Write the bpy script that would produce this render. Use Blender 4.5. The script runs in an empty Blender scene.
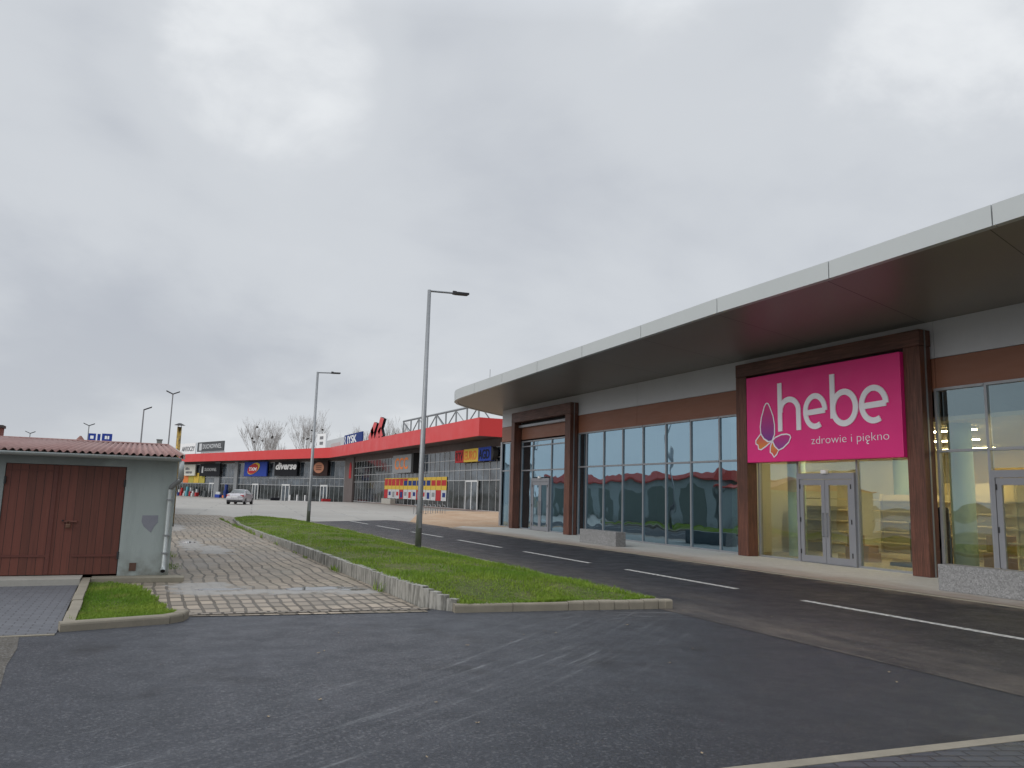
import bpy, bmesh, math, random
import numpy as np
from mathutils import Vector, Matrix
R_ = math.radians
scene = bpy.context.scene
col = scene.collection

# ------------------------------------------------------------------ camera, sky, sun, exposure
YAW, PITCH, ROLL, CAMH = R_(25.075), R_(8.22), 0.028, 1.6
sy, cy, sp, cp = math.sin(YAW), math.cos(YAW), math.sin(PITCH), math.cos(PITCH)
fw = Vector((sy*cp, cy*cp, sp)); rt = Vector((cy, -sy, 0)); up = Vector((-sy*sp, -cy*sp, cp))
rx = math.cos(ROLL)*rt + math.sin(ROLL)*up
ux = -math.sin(ROLL)*rt + math.cos(ROLL)*up
cam = bpy.data.cameras.new('camera'); camo = bpy.data.objects.new('camera', cam); col.objects.link(camo)
M = Matrix((rx, ux, -fw)).transposed().to_4x4(); M.translation = (0, 0, CAMH); camo.matrix_world = M
cam.sensor_width = 36; cam.lens = 770/1024*36; cam.clip_end = 5000; cam.clip_start = 0.05
scene.camera = camo

SUN_EL, SUN_AZ = 28, 258      # azimuth clockwise from +Y
w = bpy.data.worlds.new("World"); scene.world = w; w.use_nodes = True
nt = w.node_tree; N = nt.nodes; L = nt.links; N.clear()
out = N.new('ShaderNodeOutputWorld'); bg = N.new('ShaderNodeBackground'); L.new(bg.outputs[0], out.inputs[0])
sky = N.new('ShaderNodeTexSky'); sky.sky_type = 'NISHITA'; sky.sun_disc = False
sky.sun_elevation = R_(SUN_EL); sky.sun_rotation = R_(SUN_AZ)
tc = N.new('ShaderNodeTexCoord'); sep = N.new('ShaderNodeSeparateXYZ'); L.new(tc.outputs['Generated'], sep.inputs[0])
def wmath(op, a, b=None, clamp=False):
    n = N.new('ShaderNodeMath'); n.operation = op; n.use_clamp = clamp
    for i, v in enumerate((a, b)):
        if v is None: continue
        if isinstance(v, (int, float)): n.inputs[i].default_value = v
        else: L.new(v, n.inputs[i])
    return n.outputs[0]
zz = wmath('ADD', wmath('MAXIMUM', sep.outputs[2], 0.0), 0.32)
cmb = N.new('ShaderNodeCombineXYZ')
L.new(wmath('DIVIDE', sep.outputs[0], zz), cmb.inputs[0]); L.new(wmath('DIVIDE', sep.outputs[1], zz), cmb.inputs[1])
cmb.inputs[2].default_value = 3.7
def wnoise(scale, detail, rough, dist=0.0):
    n = N.new('ShaderNodeTexNoise'); n.inputs['Scale'].default_value = scale; n.inputs['Detail'].default_value = detail
    n.inputs['Roughness'].default_value = rough; n.inputs['Distortion'].default_value = dist
    L.new(cmb.outputs[0], n.inputs['Vector']); return n.outputs[0]
n1 = wnoise(1.15, 7, 0.5, 0.25); n2 = wnoise(3.6, 7, 0.55, 0.3)
mixn = wmath('ADD', wmath('MULTIPLY', n1, 0.74), wmath('MULTIPLY', n2, 0.26))
# brighter and darker stretches of the cloud deck
for dr_, c0_, amp_ in (
    ((0.079, 0.87, 0.486), 0.982, 0.17),
    ((0.276, 0.849, 0.451), 0.955, -0.10),
    ((0.638, 0.675, 0.371), 0.97, -0.05),
    ((0.721, 0.495, 0.485), 0.984, 0.13),
    ((0.375, 0.903, 0.211), 0.985, 0.03),
    ((-0.062, 0.953, 0.295), 0.955, -0.07),
    ((0.471, 0.816, 0.335), 0.96, -0.06),
    ((0.561, 0.654, 0.507), 0.98, 0.03),
    ((0.021, 0.909, 0.416), 0.985, -0.04),
):
    vm_ = N.new('ShaderNodeVectorMath'); vm_.operation = 'DOT_PRODUCT'; L.new(tc.outputs['Generated'], vm_.inputs[0]); vm_.inputs[1].default_value = dr_
    mr_ = N.new('ShaderNodeMapRange'); mr_.interpolation_type = 'SMOOTHSTEP'; L.new(vm_.outputs['Value'], mr_.inputs[0])
    for i_, v_ in enumerate((c0_, 1.0, 0.0, amp_)): mr_.inputs[1+i_].default_value = v_
    mixn = wmath('ADD', mixn, wmath('MULTIPLY', mr_.outputs[0], wmath('MULTIPLY', n2, 2.0)))
ramp = N.new('ShaderNodeValToRGB'); L.new(mixn, ramp.inputs[0])
ramp.color_ramp.interpolation = 'EASE'
e = ramp.color_ramp.elements
e[0].position = 0.30; e[0].color = (0.49, 0.52, 0.575, 1)
e[1].position = 0.68; e[1].color = (0.83, 0.855, 0.88, 1)
m_ = e.new(0.51); m_.color = (0.635, 0.665, 0.705, 1)
# brighter overcast zenith, pale band at the horizon
zen = N.new('ShaderNodeMapRange'); L.new(sep.outputs[2], zen.inputs[0])
zen.inputs[1].default_value = 0.55; zen.inputs[2].default_value = 1.0; zen.inputs[3].default_value = 1.0; zen.inputs[4].default_value = 2.7
hor = N.new('ShaderNodeMapRange'); L.new(sep.outputs[2], hor.inputs[0])
hor.inputs[1].default_value = 0.0; hor.inputs[2].default_value = 0.22; hor.inputs[3].default_value = 0.45; hor.inputs[4].default_value = 0.0
mh = N.new('ShaderNodeMixRGB'); L.new(hor.outputs[0], mh.inputs[0]); L.new(ramp.outputs[0], mh.inputs[1]); mh.inputs[2].default_value = (0.62, 0.645, 0.67, 1)
mz = N.new('ShaderNodeMixRGB'); mz.blend_type = 'MULTIPLY'; mz.inputs[0].default_value = 1
L.new(mh.outputs[0], mz.inputs[1]); L.new(zen.outputs[0], mz.inputs[2])
mul = N.new('ShaderNodeMixRGB'); mul.blend_type = 'MULTIPLY'; mul.inputs[0].default_value = 1
L.new(mz.outputs[0], mul.inputs[1]); mul.inputs[2].default_value = (10, 10, 10, 1)
ms = N.new('ShaderNodeMixRGB'); ms.inputs[0].default_value = 0.97
L.new(sky.outputs[0], ms.inputs[1]); L.new(mul.outputs[0], ms.inputs[2])
L.new(ms.outputs[0], bg.inputs[0]); bg.inputs[1].default_value = 0.1

sl = bpy.data.lights.new('sun', 'SUN'); sl.energy = 1.3; sl.angle = R_(50); sl.color = (1, 0.97, 0.93)
so = bpy.data.objects.new('sun', sl); col.objects.link(so)
sd = Vector((math.sin(R_(SUN_AZ))*math.cos(R_(SUN_EL)), math.cos(R_(SUN_AZ))*math.cos(R_(SUN_EL)), math.sin(R_(SUN_EL))))
so.rotation_euler = (-sd).to_track_quat('-Z', 'Y').to_euler(); so.location = sd*80
scene.view_settings.view_transform = 'Standard'; scene.view_settings.look = 'None'
scene.view_settings.exposure = 0; scene.view_settings.gamma = 1; scene.view_settings.use_curve_mapping = False
scene.cycles.max_bounces = 8; scene.cycles.transparent_max_bounces = 16
scene.cycles.use_denoising = True
rng = random.Random(7)

# ------------------------------------------------------------------ materials
class NT:
    def __init__(s, name):
        s.m = bpy.data.materials.new(name); s.m.use_nodes = True
        s.t = s.m.node_tree; s.n = s.t.nodes; s.n.clear()
        s.out = s.n.new('ShaderNodeOutputMaterial'); s.co = s.n.new('ShaderNodeTexCoord').outputs['Object']
    def lk(s, a, b): s.t.links.new(a, b)
    def setin(s, sock, v):
        if isinstance(v, (int, float)): sock.default_value = v
        elif isinstance(v, (tuple, list)):
            sock.default_value = tuple(v) + ((1,) if len(v) == 3 and sock.type == 'RGBA' else ())
        else: s.lk(v, sock)
    def math(s, op, a, b=0.0, clamp=False):
        n = s.n.new('ShaderNodeMath'); n.operation = op; n.use_clamp = clamp
        s.setin(n.inputs[0], a); s.setin(n.inputs[1], b); return n.outputs[0]
    def mapping(s, sc=(1, 1, 1), rot=(0, 0, 0), loc=(0, 0, 0), v=None):
        n = s.n.new('ShaderNodeMapping'); n.inputs['Scale'].default_value = sc; n.inputs['Rotation'].default_value = rot
        n.inputs['Location'].default_value = loc; s.lk(v or s.co, n.inputs[0]); return n.outputs[0]
    def noise(s, scale, detail=4, rough=0.55, v=None, dist=0.0, out=0):
        n = s.n.new('ShaderNodeTexNoise'); n.inputs['Scale'].default_value = scale; n.inputs['Detail'].default_value = detail
        n.inputs['Roughness'].default_value = rough; n.inputs['Distortion'].default_value = dist
        s.lk(v or s.co, n.inputs['Vector']); return n.outputs[out]
    def voro(s, scale, v=None, feat='F1', out='Distance'):
        n = s.n.new('ShaderNodeTexVoronoi'); n.feature = feat; n.inputs['Scale'].default_value = scale
        s.lk(v or s.co, n.inputs['Vector']); return n.outputs[out]
    def rng(s, x, a, b, c=0.0, d=1.0):
        n = s.n.new('ShaderNodeMapRange'); s.setin(n.inputs[0], x)
        for i, q in enumerate((a, b, c, d)): s.setin(n.inputs[1+i], q)
        return n.outputs[0]
    def mix(s, f, a, b, mode='MIX'):
        n = s.n.new('ShaderNodeMixRGB'); n.blend_type = mode
        s.setin(n.inputs[0], f); s.setin(n.inputs[1], a); s.setin(n.inputs[2], b); return n.outputs[0]
    def bump(s, h, dist=0.01, strength=1.0, normal=None):
        n = s.n.new('ShaderNodeBump'); n.inputs['Distance'].default_value = dist; n.inputs['Strength'].default_value = strength
        s.lk(h, n.inputs['Height'])
        if normal: s.lk(normal, n.inputs['Normal'])
        return n.outputs[0]
    def bsdf(s, colr, rough=0.6, metal=0.0, normal=None, spec=0.5, emit=None, estr=0.0):
        b = s.n.new('ShaderNodeBsdfPrincipled')
        s.setin(b.inputs['Base Color'], colr); s.setin(b.inputs['Roughness'], rough); s.setin(b.inputs['Metallic'], metal)
        s.setin(b.inputs['Specular IOR Level'], spec)
        if normal: s.lk(normal, b.inputs['Normal'])
        if emit: s.setin(b.inputs['Emission Color'], emit); b.inputs['Emission Strength'].default_value = estr
        s.lk(b.outputs[0], s.out.inputs[0]); return b
    def sepxyz(s, v=None):
        n = s.n.new('ShaderNodeSeparateXYZ'); s.lk(v or s.co, n.inputs[0]); return n.outputs

def mul3(c, k): return tuple(min(1, x*k) for x in c)
def mat(name, c, rough=0.6, var=0.18, scale=2.0, metal=0.0, spec=0.5, bump=0.0, bscale=60, vscale=(1, 1, 1), emit=None, estr=0.0):
    t = NT(name); v = t.mapping(vscale)
    f = t.noise(scale, 6, 0.6, v)
    cc = t.mix(f, mul3(c, 1-var), mul3(c, 1+var))
    fine = t.noise(scale*14, 3, 0.6, v)
    cc = t.mix(t.rng(fine, 0.3, 0.7, 0.0, var*0.6), cc, mul3(c, 0.55))
    r = t.rng(t.noise(scale*3, 4, 0.6, v), 0.3, 0.7, max(0, rough-0.08), min(1, rough+0.08))
    nm = t.bump(t.noise(bscale, 4, 0.6), 0.004, bump) if bump else None
    t.bsdf(cc, r, metal, nm, spec, emit, estr); return t.m

def wood(name, c, axis='z'):
    t = NT(name); sc = {'z': (14, 14, 0.7), 'y': (14, 0.7, 14), 'x': (0.7, 14, 14)}[axis]
    g = t.noise(2.2, 7, 0.65, t.mapping(sc), 0.6)
    big = t.noise(1.1, 4, 0.6)
    cc = t.mix(t.rng(g, 0.3, 0.72), mul3(c, 0.3), mul3(c, 1.35))
    cc = t.mix(t.rng(big, 0.4, 0.65, 0, 0.65), cc, mul3(c, 0.4))
    t.bsdf(cc, t.rng(g, 0.2, 0.8, 0.62, 0.42), 0, t.bump(g, 0.003, 0.5)); return t.m

def glass(name, tint, rtint, f0=0.12, wav=0.02):
    t = NT(name)
    tr = t.n.new('ShaderNodeBsdfTransparent'); tr.inputs[0].default_value = tint + (1,)
    gl = t.n.new('ShaderNodeBsdfGlossy'); gl.inputs['Roughness'].default_value = 0.012; gl.inputs[0].default_value = rtint + (1,)
    h = t.noise(0.55, 2, 0.5)
    nm = t.bump(h, wav, 1.0); t.lk(nm, gl.inputs['Normal'])
    fr = t.n.new('ShaderNodeFresnel'); fr.inputs[0].default_value = 1.55
    ge = t.n.new('ShaderNodeNewGeometry')
    fac = t.math('MULTIPLY', t.rng(fr.outputs[0], 0.04, 1.0, f0, 1.0), t.math('SUBTRACT', 1.0, ge.outputs['Backfacing']))
    mx = t.n.new('ShaderNodeMixShader'); t.lk(fac, mx.inputs[0]); t.lk(tr.outputs[0], mx.inputs[1]); t.lk(gl.outputs[0], mx.inputs[2])
    t.lk(mx.outputs[0], t.out.inputs[0]); return t.m

Mt = {}
Mt['alu'] = mat('aluminium_frame', (0.33, 0.34, 0.36), 0.42, 0.1, 3, 0.5)
Mt['door_alu'] = mat('door_aluminium', (0.27, 0.275, 0.30), 0.4, 0.08, 3, 0.3)
Mt['mall_frame'] = mat('mall_window_frame', (0.45, 0.46, 0.47), 0.5, 0.08, 3)
Mt['white_alu'] = mat('white_frame', (0.62, 0.63, 0.63), 0.5, 0.08, 3)
Mt['fascia'] = mat('fascia_panel', (0.49, 0.515, 0.515), 0.38, 0.06, 0.5, 0.15)
Mt['galv'] = mat('galvanised_steel', (0.27, 0.28, 0.29), 0.45, 0.15, 6, 0.6)
Mt['dark_metal'] = mat('dark_metal', (0.03, 0.03, 0.033), 0.5, 0.2, 6, 0.3)
Mt['brown_panel'] = mat('brown_panel', (0.25, 0.105, 0.064), 0.5, 0.16, 1.4, vscale=(1, 0.4, 3))
Mt['grey_panel'] = mat('grey_panel', (0.54, 0.555, 0.59), 0.5, 0.08, 0.6)
Mt['wood_v'] = wood('reddish_wood_upright', (0.155, 0.058, 0.036), 'z')
Mt['wood_h'] = wood('reddish_wood_beam', (0.15, 0.062, 0.043), 'y')
Mt['black'] = mat('black_recess', (0.012, 0.012, 0.013), 0.7)
Mt['white'] = mat('white_plastic', (0.78, 0.78, 0.78), 0.45, 0.05)
Mt['magenta'] = mat('magenta_sign', (0.78, 0.018, 0.22), 0.42, 0.05, 0.8)
Mt['magenta_dark'] = mat('magenta_edge', (0.33, 0.008, 0.085), 0.45, 0.05, 0.8)
Mt['letter'] = mat('letter_white', (0.86, 0.86, 0.92), 0.45, 0.03)
Mt['glass_lit'] = glass('clear_shop_glass', (0.88, 0.89, 0.84), (0.72, 0.92, 1.0), 0.22, 0.014)
Mt['glass_dark'] = glass('blue_shop_glass', (0.46, 0.54, 0.56), (0.60, 0.84, 1.0), 0.52, 0.02)
Mt['brick_red'] = mat('old_red_brick', (0.19, 0.065, 0.05), 0.8, 0.3, 9, bump=0.5)
Mt['conc'] = mat('concrete', (0.36, 0.345, 0.31), 0.85, 0.22, 2.5, bump=0.4)
Mt['kerb'] = mat('kerb_concrete', (0.235, 0.21, 0.165), 0.88, 0.4, 3.5, bump=0.5)
Mt['red_fascia'] = mat('red_fascia', (0.58, 0.034, 0.034), 0.42, 0.05, 0.2)
Mt['mall_soffit'] = mat('brown_soffit', (0.10, 0.068, 0.06), 0.6, 0.12, 0.4)
Mt['mall_wall'] = mat('mall_wall', (0.20, 0.20, 0.21), 0.6, 0.1, 0.4)

def granite():
    t = NT('granite_aggregate'); v = t.voro(42, out='Color'); n = t.noise(80, 2)
    sx = t.sepxyz(v)[0]
    c = t.mix(t.rng(sx, 0.2, 0.9), (0.13, 0.13, 0.135), (0.36, 0.36, 0.36))
    c = t.mix(t.rng(n, 0.35, 0.65), c, (0.24, 0.24, 0.24)); c = t.mix(t.rng(t.noise(2), 0.4, 0.7, 0, 0.3), c, (0.17, 0.17, 0.165))
    t.bsdf(c, 0.75, 0, t.bump(sx, 0.003, 0.6)); return t.m
Mt['granite'] = granite()

def asphalt(name, c, speck, rough, brown=0.0, scuff=False, seed=0.0):
    t = NT(name)
    fine = t.noise(38, 5, 0.95); vor = t.sepxyz(t.voro(62, out='Color'))[0]
    big = t.noise(0.35, 6, 0.6, t.mapping(loc=(seed, 0, 0))); med = t.noise(2.3, 6, 0.65)
    cc = t.mix(t.rng(fine, 0.36, 0.64), mul3(c, 0.22), mul3(c, 2.0))
    cc = t.mix(t.rng(vor, 0.80, 0.95, 0, speck), cc, (0.30, 0.30, 0.31))
    cc = t.mix(t.rng(big, 0.38, 0.66, 0, 0.5), cc, mul3(c, 1.75))
    cc = t.mix(t.rng(med, 0.42, 0.75, 0, 0.45), cc, mul3(c, 0.55))
    x, y, z = t.sepxyz()
    if scuff:
        nw = t.math('ADD', t.math('ADD', x, t.math('MULTIPLY', y, -0.45)), t.math('MULTIPLY', med, 1.6))
        cc = t.mix(t.rng(nw, 0.4, 3.4, 0, 0.62), cc, (0.018, 0.019, 0.023))
    if brown:
        f = t.math('MULTIPLY', t.rng(t.noise(1.2, 6, 0.7, t.mapping((1.6, 0.5, 1))), 0.32, 0.7), brown)
        edge = t.rng(x, 7.0, 9.3, 1.0, 0.0)
        cc = t.mix(t.math('MULTIPLY', f, edge), cc, (0.20, 0.17, 0.14))
        e2 = t.math('MULTIPLY', t.rng(x, 12.4, 13.1, 0.0, 1.0), t.rng(t.noise(1.6, 6, 0.7), 0.45, 0.62, 0, 0.8))
        cc = t.mix(e2, cc, (0.24, 0.19, 0.145))
    if scuff:
        u = t.math('ADD', t.math('MULTIPLY', x, 0.83), t.math('MULTIPLY', y, 0.56)); v = t.math('ADD', t.math('MULTIPLY', x, -0.56), t.math('MULTIPLY', y, 0.83))
        v = t.math('ADD', v, t.math('MULTIPLY', t.math('POWER', t.math('SUBTRACT', u, 6.0), 2.0), -0.018))
        cb = t.n.new('ShaderNodeCombineXYZ'); t.lk(t.math('MULTIPLY', v, 11.0), cb.inputs[0]); t.lk(t.math('MULTIPLY', u, 0.5), cb.inputs[1])
        s1 = t.noise(1.0, 7, 0.68, cb.outputs[0])
        band = t.math('MULTIPLY', t.rng(v, 2.6, 3.5, 0, 1), t.rng(v, 4.2, 5.4, 1, 0)); band = t.math('MULTIPLY', band, t.rng(u, 9.6, 11.5, 1, 0))
        msk = t.math('MULTIPLY', t.math('MAXIMUM', t.rng(s1, 0.59, 0.70, 0, 0.85), t.rng(s1, 0.48, 0.62, 0, 0.13)), band)
        q1 = t.math('SUBTRACT', x, 6.2); q2 = t.math('SUBTRACT', y, 7.6); rq = t.math('SQRT', t.math('ADD', t.math('MULTIPLY', q1, q1), t.math('MULTIPLY', q2, q2)))
        cq = t.n.new('ShaderNodeCombineXYZ'); t.lk(t.math('MULTIPLY', rq, 13.0), cq.inputs[0]); t.lk(t.math('MULTIPLY', t.math('ARCTAN2', q2, q1), 1.3), cq.inputs[1])
        s2 = t.noise(1.0, 6, 0.65, cq.outputs[0]); b2 = t.math('MULTIPLY', t.rng(rq, 1.1, 1.5, 0, 1), t.rng(rq, 2.0, 2.5, 1, 0)); b2 = t.math('MULTIPLY', b2, t.rng(t.math('ADD', q1, q2), 0.2, 1.4, 0, 1))
        msk = t.math('MAXIMUM', msk, t.math('MULTIPLY', t.rng(s2, 0.5, 0.7, 0, 0.55), b2))
        oil = t.rng(t.noise(0.9, 3, 0.5, t.mapping(loc=(3, 7, 0))), 0.62, 0.72, 0, 0.55); cc = t.mix(oil, cc, (0.014, 0.014, 0.016))
        msk = t.math('MULTIPLY', msk, t.rng(fine, 0.3, 0.6, 0.25, 1.0))
        cc = t.mix(msk, cc, (0.33, 0.345, 0.36))
    bh = t.math('ADD', fine, t.math('MULTIPLY', vor, 0.7))
    rr = t.rng(med, 0.3, 0.75, rough-0.1, rough+0.12)
    t.bsdf(cc, rr, 0, t.bump(bh, 0.012, 1.0), 0.28); return t.m
Mt['asphalt'] = asphalt('forecourt_asphalt', (0.047, 0.051, 0.061), 0.32, 0.47, scuff=True)
Mt['road'] = asphalt('dark_road_asphalt', (0.014, 0.014, 0.018), 0.25, 0.55, brown=0.62, seed=4.0)
Mt['old_asphalt'] = asphalt('worn_asphalt', (0.10, 0.092, 0.08), 0.5, 0.8, seed=9.0)

def paving(name, w_, h_, c1, c2, joint, jw, rot=0.0, warp=0.03, rough=0.8, bump=0.012, moss=0.0, wet=0.0, patches=False, off=0.5):
    t0_off = off
    t = NT(name)
    d = t.noise(0.8, 3, 0.5, out=1)
    vm = t.n.new('ShaderNodeVectorMath'); vm.operation = 'MULTIPLY_ADD'
    t.lk(d, vm.inputs[0]); vm.inputs[1].default_value = (warp*6, warp*6, 0); t.lk(t.co, vm.inputs[2])
    v = t.mapping(rot=(0, 0, rot), v=vm.outputs[0])
    b = t.n.new('ShaderNodeTexBrick'); t.lk(v, b.inputs['Vector'])
    b.inputs['Scale'].default_value = 1; b.inputs['Brick Width'].default_value = w_; b.inputs['Row Height'].default_value = h_
    b.offset = t0_off; b.inputs['Mortar Size'].default_value = jw; b.inputs['Mortar Smooth'].default_value = 0.35; b.inputs['Bias'].default_value = 0
    b.inputs['Color1'].default_value = c1 + (1,); b.inputs['Color2'].default_value = c2 + (1,); b.inputs['Mortar'].default_value = joint + (1,)
    n = t.noise(3.2, 7, 0.65); fine = t.noise(45, 4, 0.65)
    cc = t.mix(t.rng(n, 0.35, 0.7, 0, 0.6), b.outputs[0], mul3(c1, 0.55))
    cc = t.mix(t.rng(fine, 0.3, 0.75, 0, 0.5), cc, mul3(c2, 1.25))
    cc = t.mix(t.math('MULTIPLY', b.outputs['Fac'], 0.72 if patches else 0.9), cc, joint)
    jm = b.outputs['Fac']
    if patches:
        sv = t.sepxyz(v); idx = t.math('FLOOR', t.math('DIVIDE', sv[1], h_)); sh = t.math('MULTIPLY', t.math('PINGPONG', idx, 1.0), off)
        fx = t.math('FRACT', t.math('ADD', t.math('DIVIDE', sv[0], w_), sh)); cr = t.math('ABSOLUTE', t.math('SUBTRACT', fx, 0.5))
        crm = t.rng(cr, 0.5-0.075/w_, 0.5-0.03/w_); cc = t.mix(t.math('MULTIPLY', crm, 0.6), cc, joint)
    if moss: cc = t.mix(t.math('MULTIPLY', t.rng(t.noise(0.9, 6, 0.7), 0.5, 0.68, 0, moss), t.rng(b.outputs['Fac'], 0, 1, 0.35, 1)), cc, (0.075, 0.085, 0.03))
    hgt = t.math('ADD', t.math('SUBTRACT', 1.0, b.outputs['Fac']), t.math('MULTIPLY', n, 0.6))
    hgt = t.math('ADD', hgt, t.math('MULTIPLY', fine, 0.2))
    rr = rough
    if patches:
        x, y, z = t.sepxyz(); pn = t.noise(1.6, 6, 0.65)
        def cover(lst, k):
            acc = 0.0
            for (cx, cy_, ax, ay) in lst:
                u = t.math('DIVIDE', t.math('SUBTRACT', x, cx), ax); v_ = t.math('DIVIDE', t.math('SUBTRACT', y, cy_), ay)
                dd = t.math('SQRT', t.math('ADD', t.math('MULTIPLY', u, u), t.math('MULTIPLY', v_, v_)))
                acc = t.math('MAXIMUM', acc, t.rng(t.math('ADD', dd, t.math('MULTIPLY', t.math('SUBTRACT', pn, 0.5), 2.6)), 1.05, 0.75, 0, 1))
            return acc
        mk = cover(MORTAR, 0); wk = cover(WATER, 1)
        dampm = t.rng(t.noise(0.45, 5, 0.6), 0.42, 0.62)
        cc = t.mix(t.math('MULTIPLY', dampm, 0.45), cc, mul3(c2, 0.6)); rr = t.rng(dampm, 0, 1, rough, rough-0.25)
        cc = t.mix(t.math('MULTIPLY', mk, 0.85), cc, t.mix(fine, (0.22, 0.21, 0.195), (0.31, 0.30, 0.285)))
        hgt = t.math('MULTIPLY', hgt, t.math('SUBTRACT', 1.0, t.math('MULTIPLY', mk, 0.75)))
        cc = t.mix(wk, cc, (0.05, 0.047, 0.04)); rr = t.mix(wk, rr, (0.03, 0.03, 0.03)); hgt = t.math('MULTIPLY', hgt, t.math('SUBTRACT', 1.0, wk))
    if wet: rr = t.rng(t.noise(0.8, 5, 0.6), 0.42, 0.62, rough, rough-wet)
    t.bsdf(cc, rr, 0, t.bump(hgt, bump, 0.9)); return t.m
MORTAR = [(0.95, 13.5, 0.55, 0.95), (1.9, 12.8, 1.15, 0.34), (3.1, 12.6, 0.6, 0.4), (1.30, 23.6, 0.34, 2.2), (1.75, 21.5, 0.45, 1.6), (1.2, 33.5, 0.4, 3)]
WATER = [(2.6, 13.0, 0.75, 0.26), (3.2, 12.75, 0.3, 0.16), (1.28, 24.3, 0.22, 0.6), (1.2, 13.2, 0.35, 0.15)]
Mt['cobble'] = paving('stone_setts', 0.42, 0.205, (0.42, 0.345, 0.265), (0.20, 0.168, 0.13), (0.075, 0.062, 0.046), 0.022, R_(90), 0.05, 0.72, 0.02, 0.45, patches=True)
Mt['cobble_small'] = paving('small_setts', 0.14, 0.14, (0.31, 0.27, 0.22), (0.22, 0.19, 0.16), (0.06, 0.05, 0.04), 0.02, 0, 0.005, 0.8, 0.012)
Mt['cobble_row'] = paving('sett_rows', 0.40, 0.18, (0.43, 0.355, 0.275), (0.20, 0.17, 0.135), (0.07, 0.058, 0.044), 0.022, R_(90), 0.03, 0.72, 0.018, 0.35, patches=True, off=0.06)
Mt['pavers'] = paving('grey_block_pavers', 0.2, 0.1, (0.135, 0.14, 0.155), (0.105, 0.11, 0.125), (0.055, 0.055, 0.06), 0.007, 0, 0.0, 0.62, 0.004)
Mt['wet_pavers'] = paving('wet_dark_pavers', 0.2, 0.1, (0.065, 0.072, 0.085), (0.042, 0.047, 0.058), (0.018, 0.018, 0.02), 0.009, 0.35, 0.0, 0.5, 0.005, wet=0.25)

def lotmat():
    t = NT('lot_concrete'); b = t.n.new('ShaderNodeTexBrick'); t.lk(t.mapping(rot=(0, 0, 0.12)), b.inputs['Vector'])
    b.inputs['Scale'].default_value = 1; b.inputs['Brick Width'].default_value = 6; b.inputs['Row Height'].default_value = 4
    b.inputs['Mortar Size'].default_value = 0.05
    for k, c in (('Color1', (0.33, 0.315, 0.285)), ('Color2', (0.295, 0.28, 0.252)), ('Mortar', (0.17, 0.165, 0.155))): b.inputs[k].default_value = c + (1,)
    cc = t.mix(t.rng(t.noise(0.16, 7, 0.65, t.mapping((1, 0.4, 1))), 0.4, 0.7, 0, 0.6), b.outputs[0], (0.215, 0.205, 0.185))
    cc = t.mix(t.rng(t.noise(1.3, 6, 0.65), 0.4, 0.75, 0, 0.4), cc, (0.37, 0.36, 0.34))
    t.bsdf(cc, 0.75, 0, t.bump(t.noise(20, 4), 0.01, 0.4)); return t.m
Mt['lot'] = lotmat()
def soilmat():
    t = NT('sandy_soil'); n = t.noise(0.5, 7, 0.65); f = t.noise(6, 6, 0.7)
    cc = t.mix(t.rng(n, 0.32, 0.7), (0.36, 0.225, 0.13), (0.46, 0.35, 0.25)); cc = t.mix(t.rng(f, 0.45, 0.75, 0, 0.6), cc, (0.24, 0.155, 0.095))
    t.bsdf(cc, 0.95, 0, t.bump(f, 0.05, 0.8)); return t.m
Mt['soil'] = soilmat()
def grassground():
    t = NT('turf'); n = t.noise(1.1, 7, 0.65)
    cc = t.mix(t.rng(n, 0.35, 0.7), (0.08, 0.115, 0.022), (0.15, 0.155, 0.045)); cc = t.mix(t.rng(t.noise(9, 4), 0.4, 0.7, 0, 0.7), cc, (0.04, 0.045, 0.015))
    t.bsdf(cc, 0.95, 0, t.bump(t.noise(30, 5, 0.7), 0.04, 1)); return t.m
Mt['turf'] = grassground()
def blademat():
    t = NT('grass_blade'); n = t.noise(0.7, 6, 0.65); f = t.noise(17, 2)
    cc = t.mix(t.rng(n, 0.36, 0.66), (0.14, 0.27, 0.022), (0.31, 0.40, 0.06))
    cc = t.mix(t.rng(f, 0.35, 0.7, 0, 0.7), cc, (0.08, 0.155, 0.016)); cc = t.mix(t.rng(t.noise(1.7, 5, 0.7), 0.56, 0.72, 0, 0.65), cc, (0.36, 0.29, 0.12))
    b = t.bsdf(cc, 0.6, 0, None, 0.3)
    tl = t.n.new('ShaderNodeBsdfTranslucent'); t.lk(cc, tl.inputs[0]); mx = t.n.new('ShaderNodeMixShader'); mx.inputs[0].default_value = 0.3
    t.lk(b.outputs[0], mx.inputs[1]); t.lk(tl.outputs[0], mx.inputs[2]); t.lk(mx.outputs[0], t.out.inputs[0]); return t.m
Mt['blade'] = blademat()
def pavemat():
    t = NT('dusty_pavement'); x, y, z = t.sepxyz(); n = t.noise(1.3, 7, 0.68, t.mapping((1.3, 0.55, 1))); f = t.noise(11, 5, 0.6)
    cc = t.mix(t.rng(f, 0.3, 0.7), (0.42, 0.415, 0.39), (0.52, 0.515, 0.49))
    e = t.math('ADD', t.rng(x, 13.1, 15.0, 0.62, 0.0), t.math('MULTIPLY', n, 0.75))
    cc = t.mix(t.rng(e, 0.55, 0.9, 0, 0.75), cc, (0.27, 0.20, 0.15))
    gx = t.math('LESS_THAN', t.math('FRACT', t.math('MULTIPLY', y, 0.6)), 0.012)
    cc = t.mix(t.math('MULTIPLY', gx, 0.5), cc, (0.2, 0.19, 0.17))
    t.bsdf(cc, 0.8, 0, t.bump(f, 0.006, 0.5)); return t.m
Mt['pavement'] = pavemat()
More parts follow.
